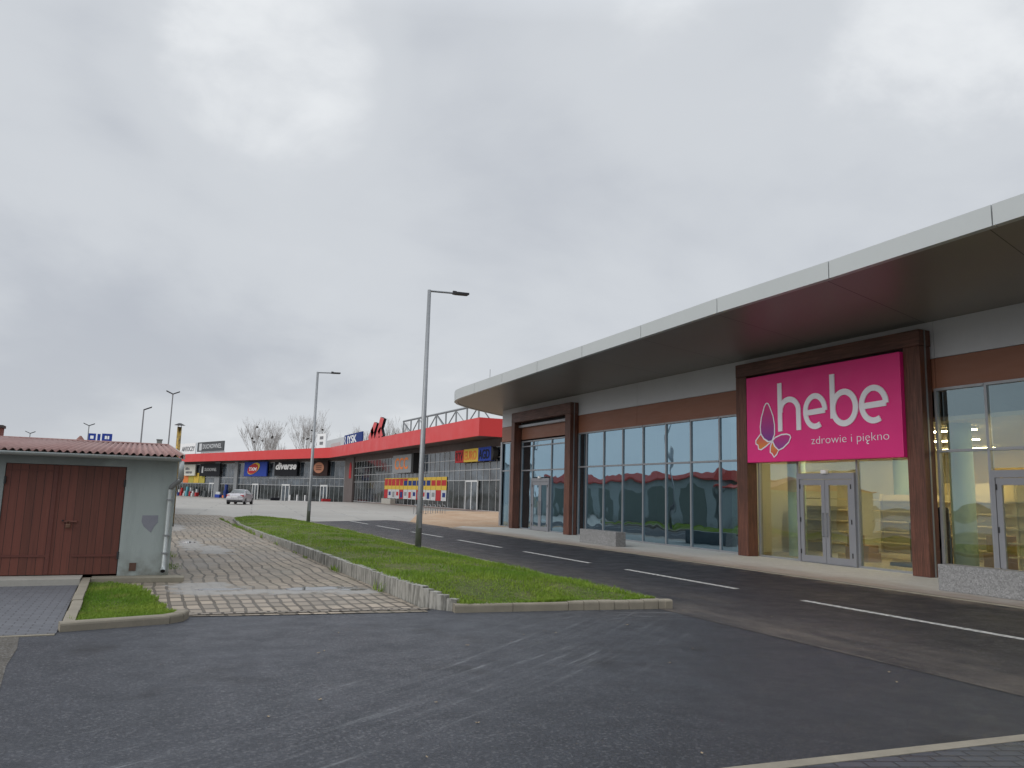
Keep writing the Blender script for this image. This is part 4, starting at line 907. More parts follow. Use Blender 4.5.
# neighbouring garage row behind (seen in the shop glass) with chimneys
GR = empty('garage_row', (-3, 42, 0), 'long row of grey garages with red roof behind the front garage', 'garage')
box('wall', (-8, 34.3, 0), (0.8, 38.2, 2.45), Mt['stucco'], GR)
rred = mat('red_sheet_roof', (0.40, 0.055, 0.04), 0.55, 0.15, 1)
mb = MB(); mb.prism([(0.98, 34.1, 2.40), (0.98, 34.1, 2.48), (-2.2, 34.1, 3.02), (-8.2, 34.1, 2.5), (-8.2, 34.1, 2.42)], (0, 4.2, 0)); mb.build('roof', rred, GR)
GR2 = empty('garage_row', (-3, 49, 0), 'taller grey garage range with steep red roof edge, farther behind the front garage', 'garage')
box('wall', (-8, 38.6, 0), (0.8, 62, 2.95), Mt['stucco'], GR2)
mb = MB(); mb.prism([(1.0, 38.4, 2.82), (1.0, 38.4, 2.95), (0.6, 38.4, 3.42), (-1.0, 38.4, 3.36), (-8.2, 38.4, 2.98), (-8.2, 38.4, 2.9)], (0, 23.8, 0)); mb.build('roof', rred, GR2)
for k in range(6): box('door', (0.79, 39.3+3.6*k, 0.05), (0.83, 41.9+3.6*k, 2.3), flat('grey_green_door', (0.16, 0.19, 0.17)) if k == 0 else bpy.data.materials['grey_green_door'], GR2)
cp_ = empty('chimney_pipe', (1.08, 33.7, 0), 'gold and black metal stove pipe with dark cap rising behind the garage roof corner', 'chimney')
MB().tube([(1.08, 33.7, 0.0), (1.06, 33.7, 3.95)], 0.085, 14).build('pipe', Mt['pipe'], cp_, smooth=True); MB().tube([(1.06, 33.7, 4.02), (1.06, 33.7, 4.10)], [0.21, 0.05], 14).build('cap', Mt['dark_metal'], cp_); MB().tube([(1.0, 33.7, 3.94), (1.0, 33.7, 4.03)], 0.012, 5).tube([(1.12, 33.7, 3.94), (1.12, 33.7, 4.03)], 0.012, 5).build('cap_strut', Mt['dark_metal'], cp_)
box('bracket', (0.76, 33.68, 2.2), (1.0, 34.29, 2.26), Mt['galv'], cp_)
c0 = empty('brick_chimney', (-4.95, 33.6, 0), 'dark brick chimney above the garage roof at the left edge', 'chimney'); box('shaft', (-5.5, 33.3, 0), (-4.9, 33.9, 3.52), Mt['brick_red'], c0); box('cap', (-5.55, 33.25, 3.522), (-4.86, 33.95, 3.62), mat('sooty_concrete', (0.06, 0.05, 0.05), 0.9, 0.2, 4), c0)
c1 = empty('roof_cowl', (-2.45, 34.6, 2.9), 'small reddish conical vent cowl peeping over the garage roof', 'vent'); MB().tube([(-2.45, 34.6, 2.85), (-2.45, 34.6, 3.24)], 0.06, 10).build('stack', Mt['galv'], c1); MB().tube([(-2.45, 34.6, 3.22), (-2.45, 34.6, 3.44)], [0.2, 0.03], 12).build('cone', mat('rusty_red', (0.22, 0.10, 0.08), 0.7, 0.2, 5), c1)
c2 = empty('vent_stack', (0.37, 34.6, 2.5), 'short grey square vent stack over the garage roof', 'vent'); box('shaft', (0.28, 34.5, 2.4), (0.48, 34.7, 3.42), mat('stack_grey', (0.25, 0.26, 0.25), 0.8, 0.2, 4), c2); box('cap', (0.26, 34.48, 3.421), (0.50, 34.72, 3.46), Mt['steelgrey'], c2)
yb = empty('yellow_vent', (0.78, 34.9, 2.4), 'small yellow roof box beside the stove pipe', 'vent'); box('body', (0.45, 34.6, 2.5), (0.95, 35.2, 2.93), Mt['yellow'], yb, 0.03); box('cap', (0.42, 34.57, 2.931), (0.98, 35.23, 2.97), Mt['orange'], yb)

# distant lot lamps and low store with blue letters
def lot_lamp(x, y, h, heads, label, s=1.0):
    z0 = gh(x, y)-0.02
    o = empty('lot_lamp', (x, y, z0), label, 'street lamp', 'dark lot lamps beyond the garage')
    MB().tube([(x, y, z0), (x, y, h)], [0.09*s, 0.055*s], 8).build('pole', Mt['steelgrey'], o)
    for d in heads:
        MB().prism([(x+d*0.03*s, y-0.15*s, h-0.10*s), (x+d*0.65*s, y-0.17*s, h+0.18*s), (x+d*0.65*s, y+0.17*s, h+0.18*s), (x+d*0.03*s, y+0.15*s, h-0.10*s)], (0, 0, 0.10*s)).build('lamp_head', Mt['dark_metal'], o)
lot_lamp(1.36, 65.2, 8.72, (-1, 1), 'tall dark lamp post with two raised heads above the garage roof end', 0.75)
lot_lamp(-0.58, 66.3, 7.45, (1,), 'lamp post with a single tilted head beside the tall twin lamp', 0.85)
lot_lamp(-6.5, 102.3, 8.33, (-1, 1), 'small twin headed lamp just left of the blue roof letters', 0.9)
lot_lamp(-15.45, 128.8, 8.5, (-1, 1), 'farthest tiny twin headed lamp near the brick chimney', 0.95)
st = empty('store_hall', (-12, 122, 0), 'low pale store hall far behind the garage', 'building')
box('wall', (-24, 113.6, -0.6), (-2.0, 132, 6.4), Mt['palegrey'], st); box('roof', (-24.2, 113.4, 6.401), (-1.8, 132.2, 6.6), Mt['steelgrey'], st)
bs = empty('roof_letters', (-5.8, 113.3, 6.6), 'large blue block letters standing on the far store roof', 'sign')
def blockA(x0, x1, z0=6.6, z1=8.02, sk=0.0):
    t_ = 0.28*(x1-x0); zm = (z0+z1)/2+0.05; y = 113.3
    mb = MB(); mb.box((x0, y, z0), (x0+t_, y+0.25, z1)).box((x1-t_, y, z0), (x1, y+0.25, z1)).box((x0+t_, y, z1-0.28), (x1-t_, y+0.25, z1)).box((x0+t_, y, zm-0.25), (x1-t_, y+0.25, zm-0.02))
    mb.build('letter', Mt['blue'], bs)
blockA(-7.2, -6.3); MB().box((-6.12, 113.3, 6.6), (-5.78, 113.55, 8.0)).build('letter', Mt['blue'], bs); blockA(-5.6, -4.42, 6.6, 8.08)
for xx in (-7.0, -5.95, -5.0): MB().box((xx-0.04, 113.56, 6.6), (xx+0.04, 113.7, 8.0)).build('stand', Mt['steelgrey'], bs)

# ------------------------------------------------------------------ red shopping mall
XM, XC = 30.5, 27.5
an = R_(19); ld = Vector((-math.sin(an), math.cos(an), 0)); ln_ = Vector((math.cos(an), math.sin(an), 0))   # along / away from viewer
PB = Vector((27.5, 130.0, 0)); PC_ = PB+ld*80
PM = Vector((30.5, 130.5, 0))
ML = empty('shopping_mall', (30.5, 100, 0), 'long low shopping mall with wide red canopy band and dark glass front', 'building')
ZT, ZB = 8.68, 6.97
# canopy: fascia and soffit
cap_ = [(27.5, 65.7), (27.5, 130.0), (PC_.x, PC_.y)]
def wallstrip(name, p, q, z0, z1, th, m, parent, nrm=None):
    p, q = Vector(p), Vector(q); d = (q-p).normalized(); nn = Vector((d.y, -d.x))*th
    return MB().prism([(p.x, p.y, z0), (q.x, q.y, z0), (q.x+nn.x, q.y+nn.y, z0), (p.x+nn.x, p.y+nn.y, z0)], (0, 0, z1-z0)).build(name, m, parent)
wallstrip('fascia', cap_[0], cap_[1], ZB, ZT, 0.2, Mt['red_fascia'], ML); wallstrip('fascia', (27.5, 130.005), cap_[2], ZB, ZT, 0.2, Mt['red_fascia'], ML)
box('fascia', (27.705, 65.7, ZB), (60, 65.9, ZT), Mt['red_fascia'], ML)
sof = [(27.7, 65.9), (60, 65.9), (60, 130)] + [(PC_.x+ln_.x*20, PC_.y+ln_.y*20), (PC_.x+ln_.x*.2, PC_.y+ln_.y*.2), (27.7, 130.0)]
MB().prism([(x, y, ZB+0.05) for x, y in sof], (0, 0, 0.08)).build('soffit', Mt['mall_soffit'], ML)
MB().prism([(x, y, ZT-0.25) for x, y in sof], (0, 0, 0.1)).build('roof', Mt['steelgrey'], ML)
# recessed wall above and behind the glass
box('wall', (30.62, 66.5, -0.1), (31.0, 130.5, ZB+0.04), Mt['mall_wall'], ML)
box('wall', (31.0, 66.4, -0.1), (60, 66.6, ZB+0.04), Mt['mall_wall'], ML)
box('upper_band', (30.42, 66.5, 6.24), (30.61, 130, ZB+0.04), Mt['mall_soffit'], ML)
L0 = PM; L1 = PM+ld*78
wallstrip('wall', (L0.x+0.12, L0.y+0.05), (L1.x+.12, L1.y+.05), -1.0, ZB+0.04, 0.3, Mt['mall_wall'], ML)
# main glazing
y = 66.55; zl = [0.02, 3.0, 4.07, 5.2, 6.23]
fr = MB(); k = 0; n_b = 0
while y < 128:
    y1 = min(y+1.62, 130.2)
    for a, b, m in ((0.05, 3.0, 'mall_glass2'), (3.0, 6.22, 'mall_glass')):
        box('window_pane', (XM+0.03, y+0.03, a), (XM+0.06, y1-0.03, b), Mt[m], ML) if n_b < 46 else None
        n_b += 1
    fr.box((XM-0.02, y-0.024, -0.1), (XM+0.1, y+0.024, 6.24)); y = y1
for z in zl: fr.box((XM-0.035, 66.55, z-0.03), (XM+0.02, 128.2, z+0.03))
fr.build('glazing_frame', Mt['mall_frame'], ML)
box('glass_band', (XM+0.03, 66.55+1.62*23, 0.05), (XM+0.06, 128.2, 6.22), Mt['mall_glass2'], ML)
# projecting grey pier between the glass stretches
box('pier', (XM-0.3, 124.2, -0.4), (XM+0.03, 130.0, ZB+0.04), mat('taupe_cladding', (0.13, 0.105, 0.10), 0.6, 0.1, 0.5), ML)
# left glazing along the angled wing
def LP(s, off=0.0, z=0.0): p = L0+ld*s-ln_*off; return Vector((p.x, p.y, z))
fr = MB()
def barL(s0, s1, off0, off1, z0, z1, mb): 
    mb.prism([LP(s0, off0, z0), LP(s1, off0, z0), LP(s1, off1, z0), LP(s0, off1, z0)], (0, 0, z1-z0)); return mb
s = 0.3
while s < 77:
    for a, b, m in ((-0.6, 2.3, 'mall_glass2'), (2.3, 6.6, 'mall_glass')):
        barL(s+0.04, min(s+3.0, 77.5)-0.04, -0.02, 0.02, a, b, MB()).build('window_pane', Mt[m], ML)
    barL(s-0.03, s+0.03, -0.04, 0.05, -0.8, 6.6, fr); barL(s+1.47, s+1.53, -0.04, 0.045, -0.8, 6.6, fr); s += 3.0
for z in (-0.5, 2.3, 3.6, 6.55): barL(0.3, 77.5, -0.03, 0.06, z-0.04, z+0.04, fr)
fr.build('glazing_frame', Mt['mall_frame'], ML)
barL(0, 78, -0.1, 0.12, 6.6, ZB+0.04, MB()).build('upper_band', Mt['mall_soffit'], ML)
for s0, s1 in ((40.5, 42.0), (49, 51.5)): barL(s0, s1, -0.05, 0.35, -0.8, 6.95, MB()).build('pillar', Mt['steelgrey'], ML)
def mdoor(fn, parent):
    fn(parent)
def door_main(y0, y1, ztop=2.85):
    D = MB().box((XM-0.16, y0, 0.02), (XM-0.05, y0+0.16, ztop)).box((XM-0.16, y1-0.16, 0.02), (XM-0.05, y1, ztop)).box((XM-0.16, y0, ztop), (XM-0.05, y1, ztop+0.16)).box((XM-0.16, (y0+y1)/2-0.1, 0.02), (XM-0.05, (y0+y1)/2+0.1, ztop)).build('door', Mt['white_alu'], ML)
    for a, b in ((y0+0.16, (y0+y1)/2-0.1), ((y0+y1)/2+0.1, y1-0.16)): box('door_glass', (XM-0.12, a, 0.05), (XM-0.09, b, ztop), Mt['mall_glass'], D)
door_main(72.4, 75.7)
def door_left(s0, w_, zt=2.2, mid=True):
    mb = MB()
    for a, b in ((s0, s0+0.22), (s0+w_-0.22, s0+w_)): barL(a, b, 0.1, 0.25, -0.75, zt, mb)
    barL(s0, s0+w_, 0.1, 0.25, zt, zt+0.28, mb)
    if mid: barL(s0+w_/2-0.12, s0+w_/2+0.12, 0.1, 0.25, -0.75, zt, mb)
    D = mb.build('door', Mt['white_alu'], ML)
    barL(s0+0.22, s0+w_-0.22, 0.13, 0.16, -0.7, zt, MB()).build('door_glass', Mt['mall_glass'], D)

# helper: signs on the angled wing; local frame reading direction = -ld (rightwards in view)
BASL = Matrix((-ld, Vector((0, 0, 1)), -ln_)).transposed()
def sidx(px_s):  # distance along wing from a point on it
    return (Vector((px_s[0], px_s[1], 0))-L0).dot(ld)
def wing_sign(name, p, q, z0, z1, m, label, cat='sign', off=0.75, th=0.25):
    s0, s1 = sidx(p), sidx(q)
    if s0 > s1: s0, s1 = s1, s0
    c = LP((s0+s1)/2, off, z0); e_ = empty(name, c, label, cat)
    barL(s0, s1, off, off-th, z0, z1, MB()).build('sign_panel', m, e_)
    return e_, s0, s1
def wing_text(e_, body, size, m, s_left, z, off, **k): return textmesh('lettering', body, size, m, LP(s_left, off, z), BASL, e_, 0.02, **k)
def wing_disc(e_, nm, sc, zc, rs_, rz_, m, off, tilt=0.0, n=28):
    pts = []
    for i in range(n):
        t = 2*math.pi*i/n; u, v = rs_*math.cos(t), rz_*math.sin(t); pts.append(LP(sc-2.4*(u*math.cos(tilt)-v*math.sin(tilt)), off, zc+u*math.sin(tilt)+v*math.cos(tilt)))
    return MB().prism(pts, (-ln_)*0.03).build(nm, m, e_)
e_, s0, s1 = wing_sign('store_sign', (18.5, 165.1), (21.65, 156.0), 3.9, 6.75, Mt['blue'], 'blue wall sign with red disc in a yellow ring')
sc = s1-(s1-s0)*0.42; wing_disc(e_, 'yellow_ring', sc-0.2, 5.42, 1.35, 0.82, Mt['yellow'], 0.80, R_(50)); wing_disc(e_, 'red_disc', sc+0.05, 5.35, 1.08, 0.80, Mt['red'], 0.84, R_(50)); wing_text(e_, 'TXM', 0.9, Mt['white'], sc+1.75, 5.02, 0.90, shear=0.2, bold=0.02, sx=1.75, split=True)
e_, s0, s1 = wing_sign('store_sign', (22.7, 153.0), (25.5, 144.9), 4.0, 6.65, Mt['signblack'], 'black wall sign with white lettering reading diverse')
wing_text(e_, 'diverse', 1.75, Mt['white'], s1-0.35, 5.25, 0.78, shear=0.25, bold=0.06, sx=1.55)
e_, s0, s1 = wing_sign('store_sign', (27.3, 139.6), (28.92, 134.95), 4.05, 6.65, Mt['signbrown'], 'dark brown wall sign with a round copper emblem')
wing_disc(e_, 'emblem', (s0+s1)/2+0.35, 5.45, 0.72, 0.95, Mt['copper'], 0.78)
for k in range(3): barL((s0+s1)/2-0.6, (s0+s1)/2+1.2, 0.82, 0.80, 5.05+0.33*k, 5.17+0.33*k, MB()).build('emblem_bar', Mt['signbrown'], e_)
e_, s0, s1 = wing_sign('store_sign', (11.4, 185.8), (14.75, 176.0), 3.9, 6.55, Mt['signblack'], 'dark wall sign with small pale icon at the far left of the mall')
barL(s1-1.9, s1-1.1, 0.80, 0.77, 4.6, 6.0, MB()).build('icon', Mt['palegrey'], e_); wing_text(e_, 'DUCHOWNEL', 0.95, Mt['palegrey'], s1-2.6, 5.0, 0.78, sx=1.0)
e_, s0, s1 = wing_sign('store_sign', (8.4, 194.6), (10.55, 188.3), 4.0, 6.5, Mt['cream'], 'cream wall sign with two short lines beside the yellow panels')
wing_text(e_, 'dobre', 0.95, Mt['greytext'], s1-1.2, 5.3, 0.78, bold=0.02); wing_text(e_, 'materace', 0.95, Mt['greytext'], s1-1.5, 4.5, 0.78, bold=0.02)
# yellow green glazing and merchandise at the far left shop
for k, (a, b, z0, z1, m) in enumerate(((57, 60, 2.4, 4.0, 'olive'), (60.2, 63, 2.4, 4.6, 'yellow'), (63.1, 66, 2.4, 4.0, 'olive'), (66.1, 69, 2.4, 6.3, 'orange'))):
    barL(a, b, 0.14, 0.10, z0, z1, MB()).build('window_panel', Mt[m], ML)
goods = [(58.2, 'red', 1.6, 0.7), (60.2, 'palegrey', 1.2, .8), (61.6, 'red', 1.9, .6), (63.4, 'teal', 2.1, 1.0), (64.9, 'palegrey', 1.1, .7), (66.6, 'red', 1.8, .8), (68.0, 'navy', 1.4, .8), (53.5, 'signgrey', 1.3, 1.3), (46.2, 'blue', 1.2, 2.2), (43.2, 'navy', 2.8, 1.1), (44.0, 'orange', 0.9, 0.8)]
gl = {'red': 'red', 'palegrey': 'pale grey', 'teal': 'teal', 'navy': 'dark blue', 'signgrey': 'dark grey', 'blue': 'blue', 'orange': 'orange'}
for i, (s_, m, h, w_) in enumerate(goods):
    p = LP(s_, 1.0, 0); z0 = -0.59
    o = empty('goods_rack', (p.x, p.y, z0), '%s stack of goods outside the mall left of the car, %s' % (gl[m], ('first from the garage', 'second from the garage', 'third from the garage', 'fourth from the garage')[0]) if False else '%s goods rack of %s height outside the far left mall shops' % (gl[m], ('waist', 'shoulder', 'head', 'full')[min(3, int(h/0.6))]), 'goods', 'goods racks outside the mall')
    barL(s_, s_+w_, 1.3, 0.7, z0, z0+h*0.55, MB()).build('bin', Mt[m], o); barL(s_+0.1, s_+w_-0.1, 1.15, 0.8, z0+h*0.55+0.002, z0+h, MB()).build('display', Mt[m if i % 2 else 'palegrey'], o)
door_left(sidx((19.6, 160.8))-1.2, 2.6); door_left(sidx((24.0, 149.3))-1.4, 3.0); door_left(sidx((28.3, 136.2))-0.9, 2.4); door_left(sidx((13.6, 180))-1.5, 3.4)

# signs on the main front
def main_sign(name, y0, y1, z0, z1, m, label, x=29.75, th=0.5):
    e_ = empty(name, (x, (y0+y1)/2, z0), label, 'sign'); box('sign_panel', (x, y0, z0), (x+th, y1, z1), m, e_); return e_
e_ = main_sign('store_sign', 75.0, 77.4, 4.85, 6.13, Mt['red'], 'red part of the three colour wall sign, reading RTV')
textmesh('lettering', 'RTV', 1.3, Mt['black'], (29.74, 77.2, 5.02), XF_WEST, e_, 0.02, sx=0.85, split=True)
e_ = main_sign('store_sign', 71.1, 74.95, 4.86, 6.18, Mt['yellow'], 'yellow part of the three colour wall sign, reading EURO')
textmesh('lettering', 'EURO', 1.25, Mt['orange'], (29.74, 74.75, 5.08), XF_WEST, e_, 0.02, sx=1.0, bold=0.02, split=True)
e_ = main_sign('store_sign', 67.9, 71.05, 4.87, 6.2, Mt['blue'], 'blue rounded part of the three colour wall sign, reading AGD')
textmesh('lettering', 'AGD', 1.25, Mt['signblack'], (29.74, 70.9, 5.08), XF_WEST, e_, 0.02, sx=1.0, bold=0.02, split=True)
MB().prism([(29.75, 67.9+0.67*math.sin(t)*-0.9, 5.535+0.66*math.cos(t)) for t in [math.pi*i/12 for i in range(13)]], (0.5, 0, 0)).build('rounded_end', Mt['black'], e_)
e_ = main_sign('store_sign', 92.0, 99.9, 4.05, 6.35, Mt['steelgrey'], 'big grey box sign with orange letters CCC', 29.55, 1.0)
box('sign_edge', (29.57, 91.2, 4.0), (30.5, 91.995, 6.45), Mt['black'], e_); textmesh('lettering', 'CCC', 2.0, Mt['orange'], (29.54, 98.9, 4.55), XF_WEST, e_, 0.02, sx=1.35, bold=0.04, split=True)
e_ = main_sign('wall_emblem', 125.2, 126.6, 3.6, 5.4, Mt['red'], 'small red flame shaped emblem on the brown pier of the mall', 30.12, 0.06)
MB().prism([(30.12, 125.2, 5.402), (30.12, 126.6, 5.402), (30.12, 126.1, 6.2), (30.12, 125.7, 6.2)], (0.06, 0, 0)).build('flame_tip', Mt['red'], e_)
# yellow red window posters
r = random.Random(11)
for k in range(14):
    y1 = 106.4-1.78*k; y0 = y1-1.70
    o = empty('window_poster', (XM, (y0+y1)/2, 0.9), 'yellow banded poster with red and white lower half in the mall window', 'poster', 'yellow and red posters in the mall window')
    mb = MB(); mb.box((XM-0.052, y0, 1.95), (XM-0.047, y1, 3.45)); mb.build('upper_sheet', Mt['yellow'], o)
    lo = MB().box((XM-0.052, y0, 0.75), (XM-0.047, y1, 1.94)).build('lower_sheet', Mt['palegrey' if k % 4 else 'red'], o)
    c1_ = Mt['red'] if k < 5 or k > 10 else Mt['navy']
    MB().box((XM-0.058, y0+0.12, 2.45), (XM-0.053, y1-0.12+r.uniform(-.1, .1), 3.08)).build('print_block', c1_, o)
    if k < 6: MB().box((XM-0.058, y0+0.1, 3.08), (XM-0.053, y1-0.1, 3.35)).build('print_block', Mt['red'], o)
    MB().box((XM-0.058, y0+0.3, 0.9+0.25*(k % 2)), (XM-0.053, y1-0.4, 1.65)).build('print_block', [Mt['red'], Mt['navy'], Mt['steelgrey']][k % 3], lo)
# roof signs
e_, s0, s1 = wing_sign('roof_sign', (10.25, 191.3), (14.8, 178.1), 9.45, 11.6, Mt['signgrey'], 'dark grey roof sign with a pale icon and pale lettering', off=-0.5)
barL(s1-2.6, s1-1.2, -0.45, -0.49, 9.7, 11.3, MB()).build('icon', Mt['palegrey'], e_); wing_text(e_, 'DUCHOWNEL', 1.35, Mt['palegrey'], s1-3.2, 10.1, -0.44, bold=0.02, sx=1.12)
barL(s0+0.5, s1-1, -1.0, -1.1, 8.4, 9.44, MB()).build('stand', Mt['white'], e_)
e_, s0, s1 = wing_sign('roof_sign', (6.0, 204), (10.0, 192.3), 8.9, 11.55, Mt['white'], 'white roof sign with grey lettering beside the stove pipe', off=-0.5)
wing_text(e_, 'ANTOCZY', 1.5, Mt['greytext'], s1-4.6, 9.75, -0.45, bold=0.01, shear=0.1); barL(s0+0.5, s1-0.5, -1.0, -1.1, 8.3, 8.89, MB()).build('stand', Mt['steelgrey'], e_)
e_, s0, s1 = wing_sign('roof_sign', (28.97, 146.1), (29.95, 143.2), 9.3, 11.95, Mt['white'], 'narrow white roof sign with two grey marks', off=-3.0)
for z in (9.9, 10.9): barL(s0+0.9, s1-1.0, -2.95, -2.99, z, z+0.55, MB()).build('mark', Mt['greytext'], e_)
barL(s0+0.5, s1-0.5, -3.4, -3.5, 8.3, 9.29, MB()).build('stand', Mt['steelgrey'], e_)
e_ = main_sign('roof_sign', 158.5, 174.5, 11.6, 13.95, Mt['navy'], 'navy blue roof sign with white lettering reading JYSK', 40.0, 0.3)
textmesh('lettering', 'JYSK', 2.3, Mt['white'], (39.98, 171.6, 12.0), XF_WEST, e_, 0.02, sx=1.85, bold=0.05, split=True); MB().prism([(39.97, y, z) for y, z in [(173.6, 13.7), (173.0, 13.3), (173.5, 12.7), (172.6, 11.8), (173.0, 11.8), (174.0, 12.7), (173.5, 13.2), (174.0, 13.7)]], (0.02, 0, 0)).build('logo_bird', Mt['white'], e_)
box('stand', (40.35, 160, 8.4), (40.5, 173, 13), Mt['steelgrey'], e_)
e_ = main_sign('roof_sign', 176.0, 199.0, 11.4, 13.9, Mt['palegrey'], 'pale grey roof panel left of the navy sign', 40.6, 0.3)
box('stand', (40.95, 178, 8.4), (41.1, 196, 12), Mt['steelgrey'], e_); box('faded_print', (40.57, 181, 12.0), (40.595, 191, 12.9), flat('faded_pink', (0.50, 0.42, 0.42)), e_)
# red roof emblem: slanted strokes with dark sides
e_ = empty('roof_emblem', (30.5, 111.5, 8.5), 'red three dimensional slanted emblem standing on the mall roof edge', 'sign')
def strok(pts):
    MB().prism([(30.3, y, z) for y, z in pts], (0.02, 0, 0)).build('face', Mt['red_fascia'], e_)
    MB().prism([(30.325, y, z) for y, z in pts], (0.4, 0, 0)).build('side', Mt['signblack'], e_)
strok([(116.3, 9.7), (114.8, 9.0), (111.6, 11.6), (113.2, 11.9)]); strok([(115.1, 10.8), (113.9, 11.3), (111.9, 8.4), (113.4, 8.2)])
strok([(113.2, 8.4), (111.5, 8.3), (108.0, 12.0), (109.8, 12.4)]); strok([(111.0, 10.4), (109.6, 11.0), (108.2, 9.6), (109.5, 9.3)])
# roof truss
e_ = empty('roof_truss', (30.6, 87, 8.5), 'grey steel lattice frame on the mall roof', 'frame')
def tb(nm, a, b, s_=0.09): MB().tube([a, b], s_, 4).build(nm, Mt['steelgrey'], e_)
tb('top_chord', (30.6, 99.4, 11.0), (30.6, 73.2, 10.75), 0.13); tb('bottom_chord', (30.6, 99.4, 8.9), (30.6, 73.2, 8.9), 0.1)
ny = 8
for i in range(ny+1):
    y = 99.3-i*3.25; tb('post', (30.6, y, 8.5), (30.6, y, 10.95-0.03*i), 0.1)
    if i < ny: tb('brace', (30.6, y, 8.9) if i % 2 else (30.6, y, 10.9-0.03*i), (30.6, y-3.25, 10.9-0.03*i) if i % 2 else (30.6, y-3.25, 8.9), 0.08)
for y in (99.3, 86.3, 73.3): tb('prop', (32.6, y, 8.5), (30.6, y, 10.9), 0.07)

# small things outside the mall
tag(box('granite_block', (28.6, 97.0, 0.02), (29.3, 101.2, 0.72), Mt['conc'], None, 0.03), 'pale concrete block on the mall pavement under the posters', 'block')
for i, (x, y) in enumerate(((22.3, 135.0), (23.4, 134.4), (24.6, 133.8))):
    o = empty('bollard', (x, y, gh(x, y)), ('leftmost', 'middle', 'rightmost')[i]+' of three white posts in front of the black sign', 'bollard', 'white posts outside the mall')
    z = gh(x, y); MB().tube([(x, y, z-0.02), (x, y, z+0.95)], 0.13, 8).build('post', Mt['white'], o); MB().tube([(x, y, z+0.952), (x, y, z+1.0)], [0.15, 0.08], 8).build('cap', Mt['white'], o)
for i, (x, y, m) in enumerate(((20.2, 137.2, 'signblack'), (25.6, 134.0, 'signgrey'), (27.6, 131.2, 'red'), (16.2, 151, 'signgrey'))):
    z = gh(x, y); o = empty('planter', (x, y, z), ('black low planter left of the white posts', 'dark planter right of the white posts', 'reddish planter by the brown pier of the mall', 'dark grey planter right of the silver car')[i], 'planter')
    box('tub', (x-0.7, y-0.5, z-0.02), (x+0.7, y+0.5, z+0.45), Mt[m], o, 0.05); box('soil', (x-0.6, y-0.4, z+0.451), (x+0.6, y+0.4, z+0.5), Mt['navycloth'], o)
rk0 = None
for i in range(7):
    x, y = 18.6+0.32*i, 56.4-0.17*i
    if rk0 is None:
        rk0 = empty('bike_stand', (x, y, 0.0), 'thin grey hoop of the bicycle stand row on the sandy strip', 'bike stand', 'bicycle stand hoops on the sandy strip')
        MB().tube([(x, y-0.3, 0.0), (x, y-0.3, 0.6), (x, y-0.2, 0.72), (x, y+0.2, 0.72), (x, y+0.3, 0.6), (x, y+0.3, 0.0)], 0.024, 6).build('hoop', Mt['galv'], rk0)
        MB().box((x-0.05, y-0.36, 0.03), (x+0.05, y-0.24, 0.08)).build('foot', Mt['galv'], rk0); ROOT[rk0.name] = Vector((x, y, 0))
    else: c = copy_tree(rk0); c.location = (x, y, 0.0)

# fallen leaves and crumbs on the asphalt
lf = None; r = random.Random(31)
lmat = mat('dry_leaf', (0.34, 0.27, 0.18), 0.8, 0.25, 20)
for i in range(26):
    x, y = r.uniform(0.6, 8.5), r.uniform(4.1, 9.4); sz = r.uniform(0.010, 0.024); a = r.uniform(0, 6.28)
    if lf is None:
        lf = MB().add([(x+1.0*k*0.03*math.cos(q), y+0.6*k*0.03*math.sin(q), 0.006+0.006*(j % 2)) for j, (k, q) in enumerate([(1, 0), (.8, 1), (.9, 2.1), (1.1, 3.2), (.8, 4.2), (.9, 5.3)])], [(0, 1, 2, 3), (0, 3, 4, 5)])
        lf.v = [(p[0]-x, p[1]-y, p[2]) for p in lf.v]; lf = lf.build('fallen_leaf', lmat); tag(lf, 'small dry leaf lying on the asphalt forecourt', 'leaf', 'dry leaves on the asphalt'); o = lf
    else: o = lf.copy(); col.objects.link(o)
    o.location = (x, y, 0.002); o.rotation_euler = (0, 0, a); o.scale = (sz/0.03, sz/0.03, 1)

# ------------------------------------------------------------------ silver car
C_ = empty('parked_car', (0, 0, 0), 'silver saloon car seen from behind in front of the mall', 'car')
secs = [  # y (front +), half width, z bottom, z belt, roof z, roof half width
    (-2.12, 0.70, 0.42, 0.80, 0.80, 0.66), (-2.02, 0.82, 0.28, 0.95, 0.98, 0.72), (-1.55, 0.85, 0.22, 0.98, 1.03, 0.72), (-1.25, 0.855, 0.20, 0.98, 1.10, 0.66), (-0.75, 0.86, 0.20, 0.96, 1.38, 0.58),
    (0.0, 0.86, 0.20, 0.94, 1.44, 0.58), (0.55, 0.86, 0.20, 0.92, 1.38, 0.57), (1.15, 0.85, 0.20, 0.92, 0.98, 0.66), (1.75, 0.82, 0.22, 0.82, 0.84, 0.66), (2.05, 0.72, 0.26, 0.66, 0.67, 0.58), (2.13, 0.60, 0.36, 0.55, 0.56, 0.5)]
mb = MB(); n = 12
for (y, hw, zb, zbelt, zr, rw) in secs:
    half = [(0, zb), (hw*0.86, zb), (hw*0.98, zb+0.12), (hw, (zb+zbelt)/2), (hw*0.95, zbelt), (rw, zr-0.03*(zr-zbelt > 0.1)), (0, zr)]
    mb.v += [(a, y, b) for a, b in half] + [(-a, y, b) for a, b in reversed(half[1:-1])]
for i in range(len(secs)-1):
    for k in range(n): a = i*n+k; b = i*n+(k+1) % n; mb.f.append((a, b, b+n, a+n)); mb.mi.append(0)
mb.f += [tuple(range(n)), tuple(range((len(secs)-1)*n, len(secs)*n))]; mb.mi += [0, 0]
body = mb.build('body', Mt['carpaint'], C_, smooth=True)
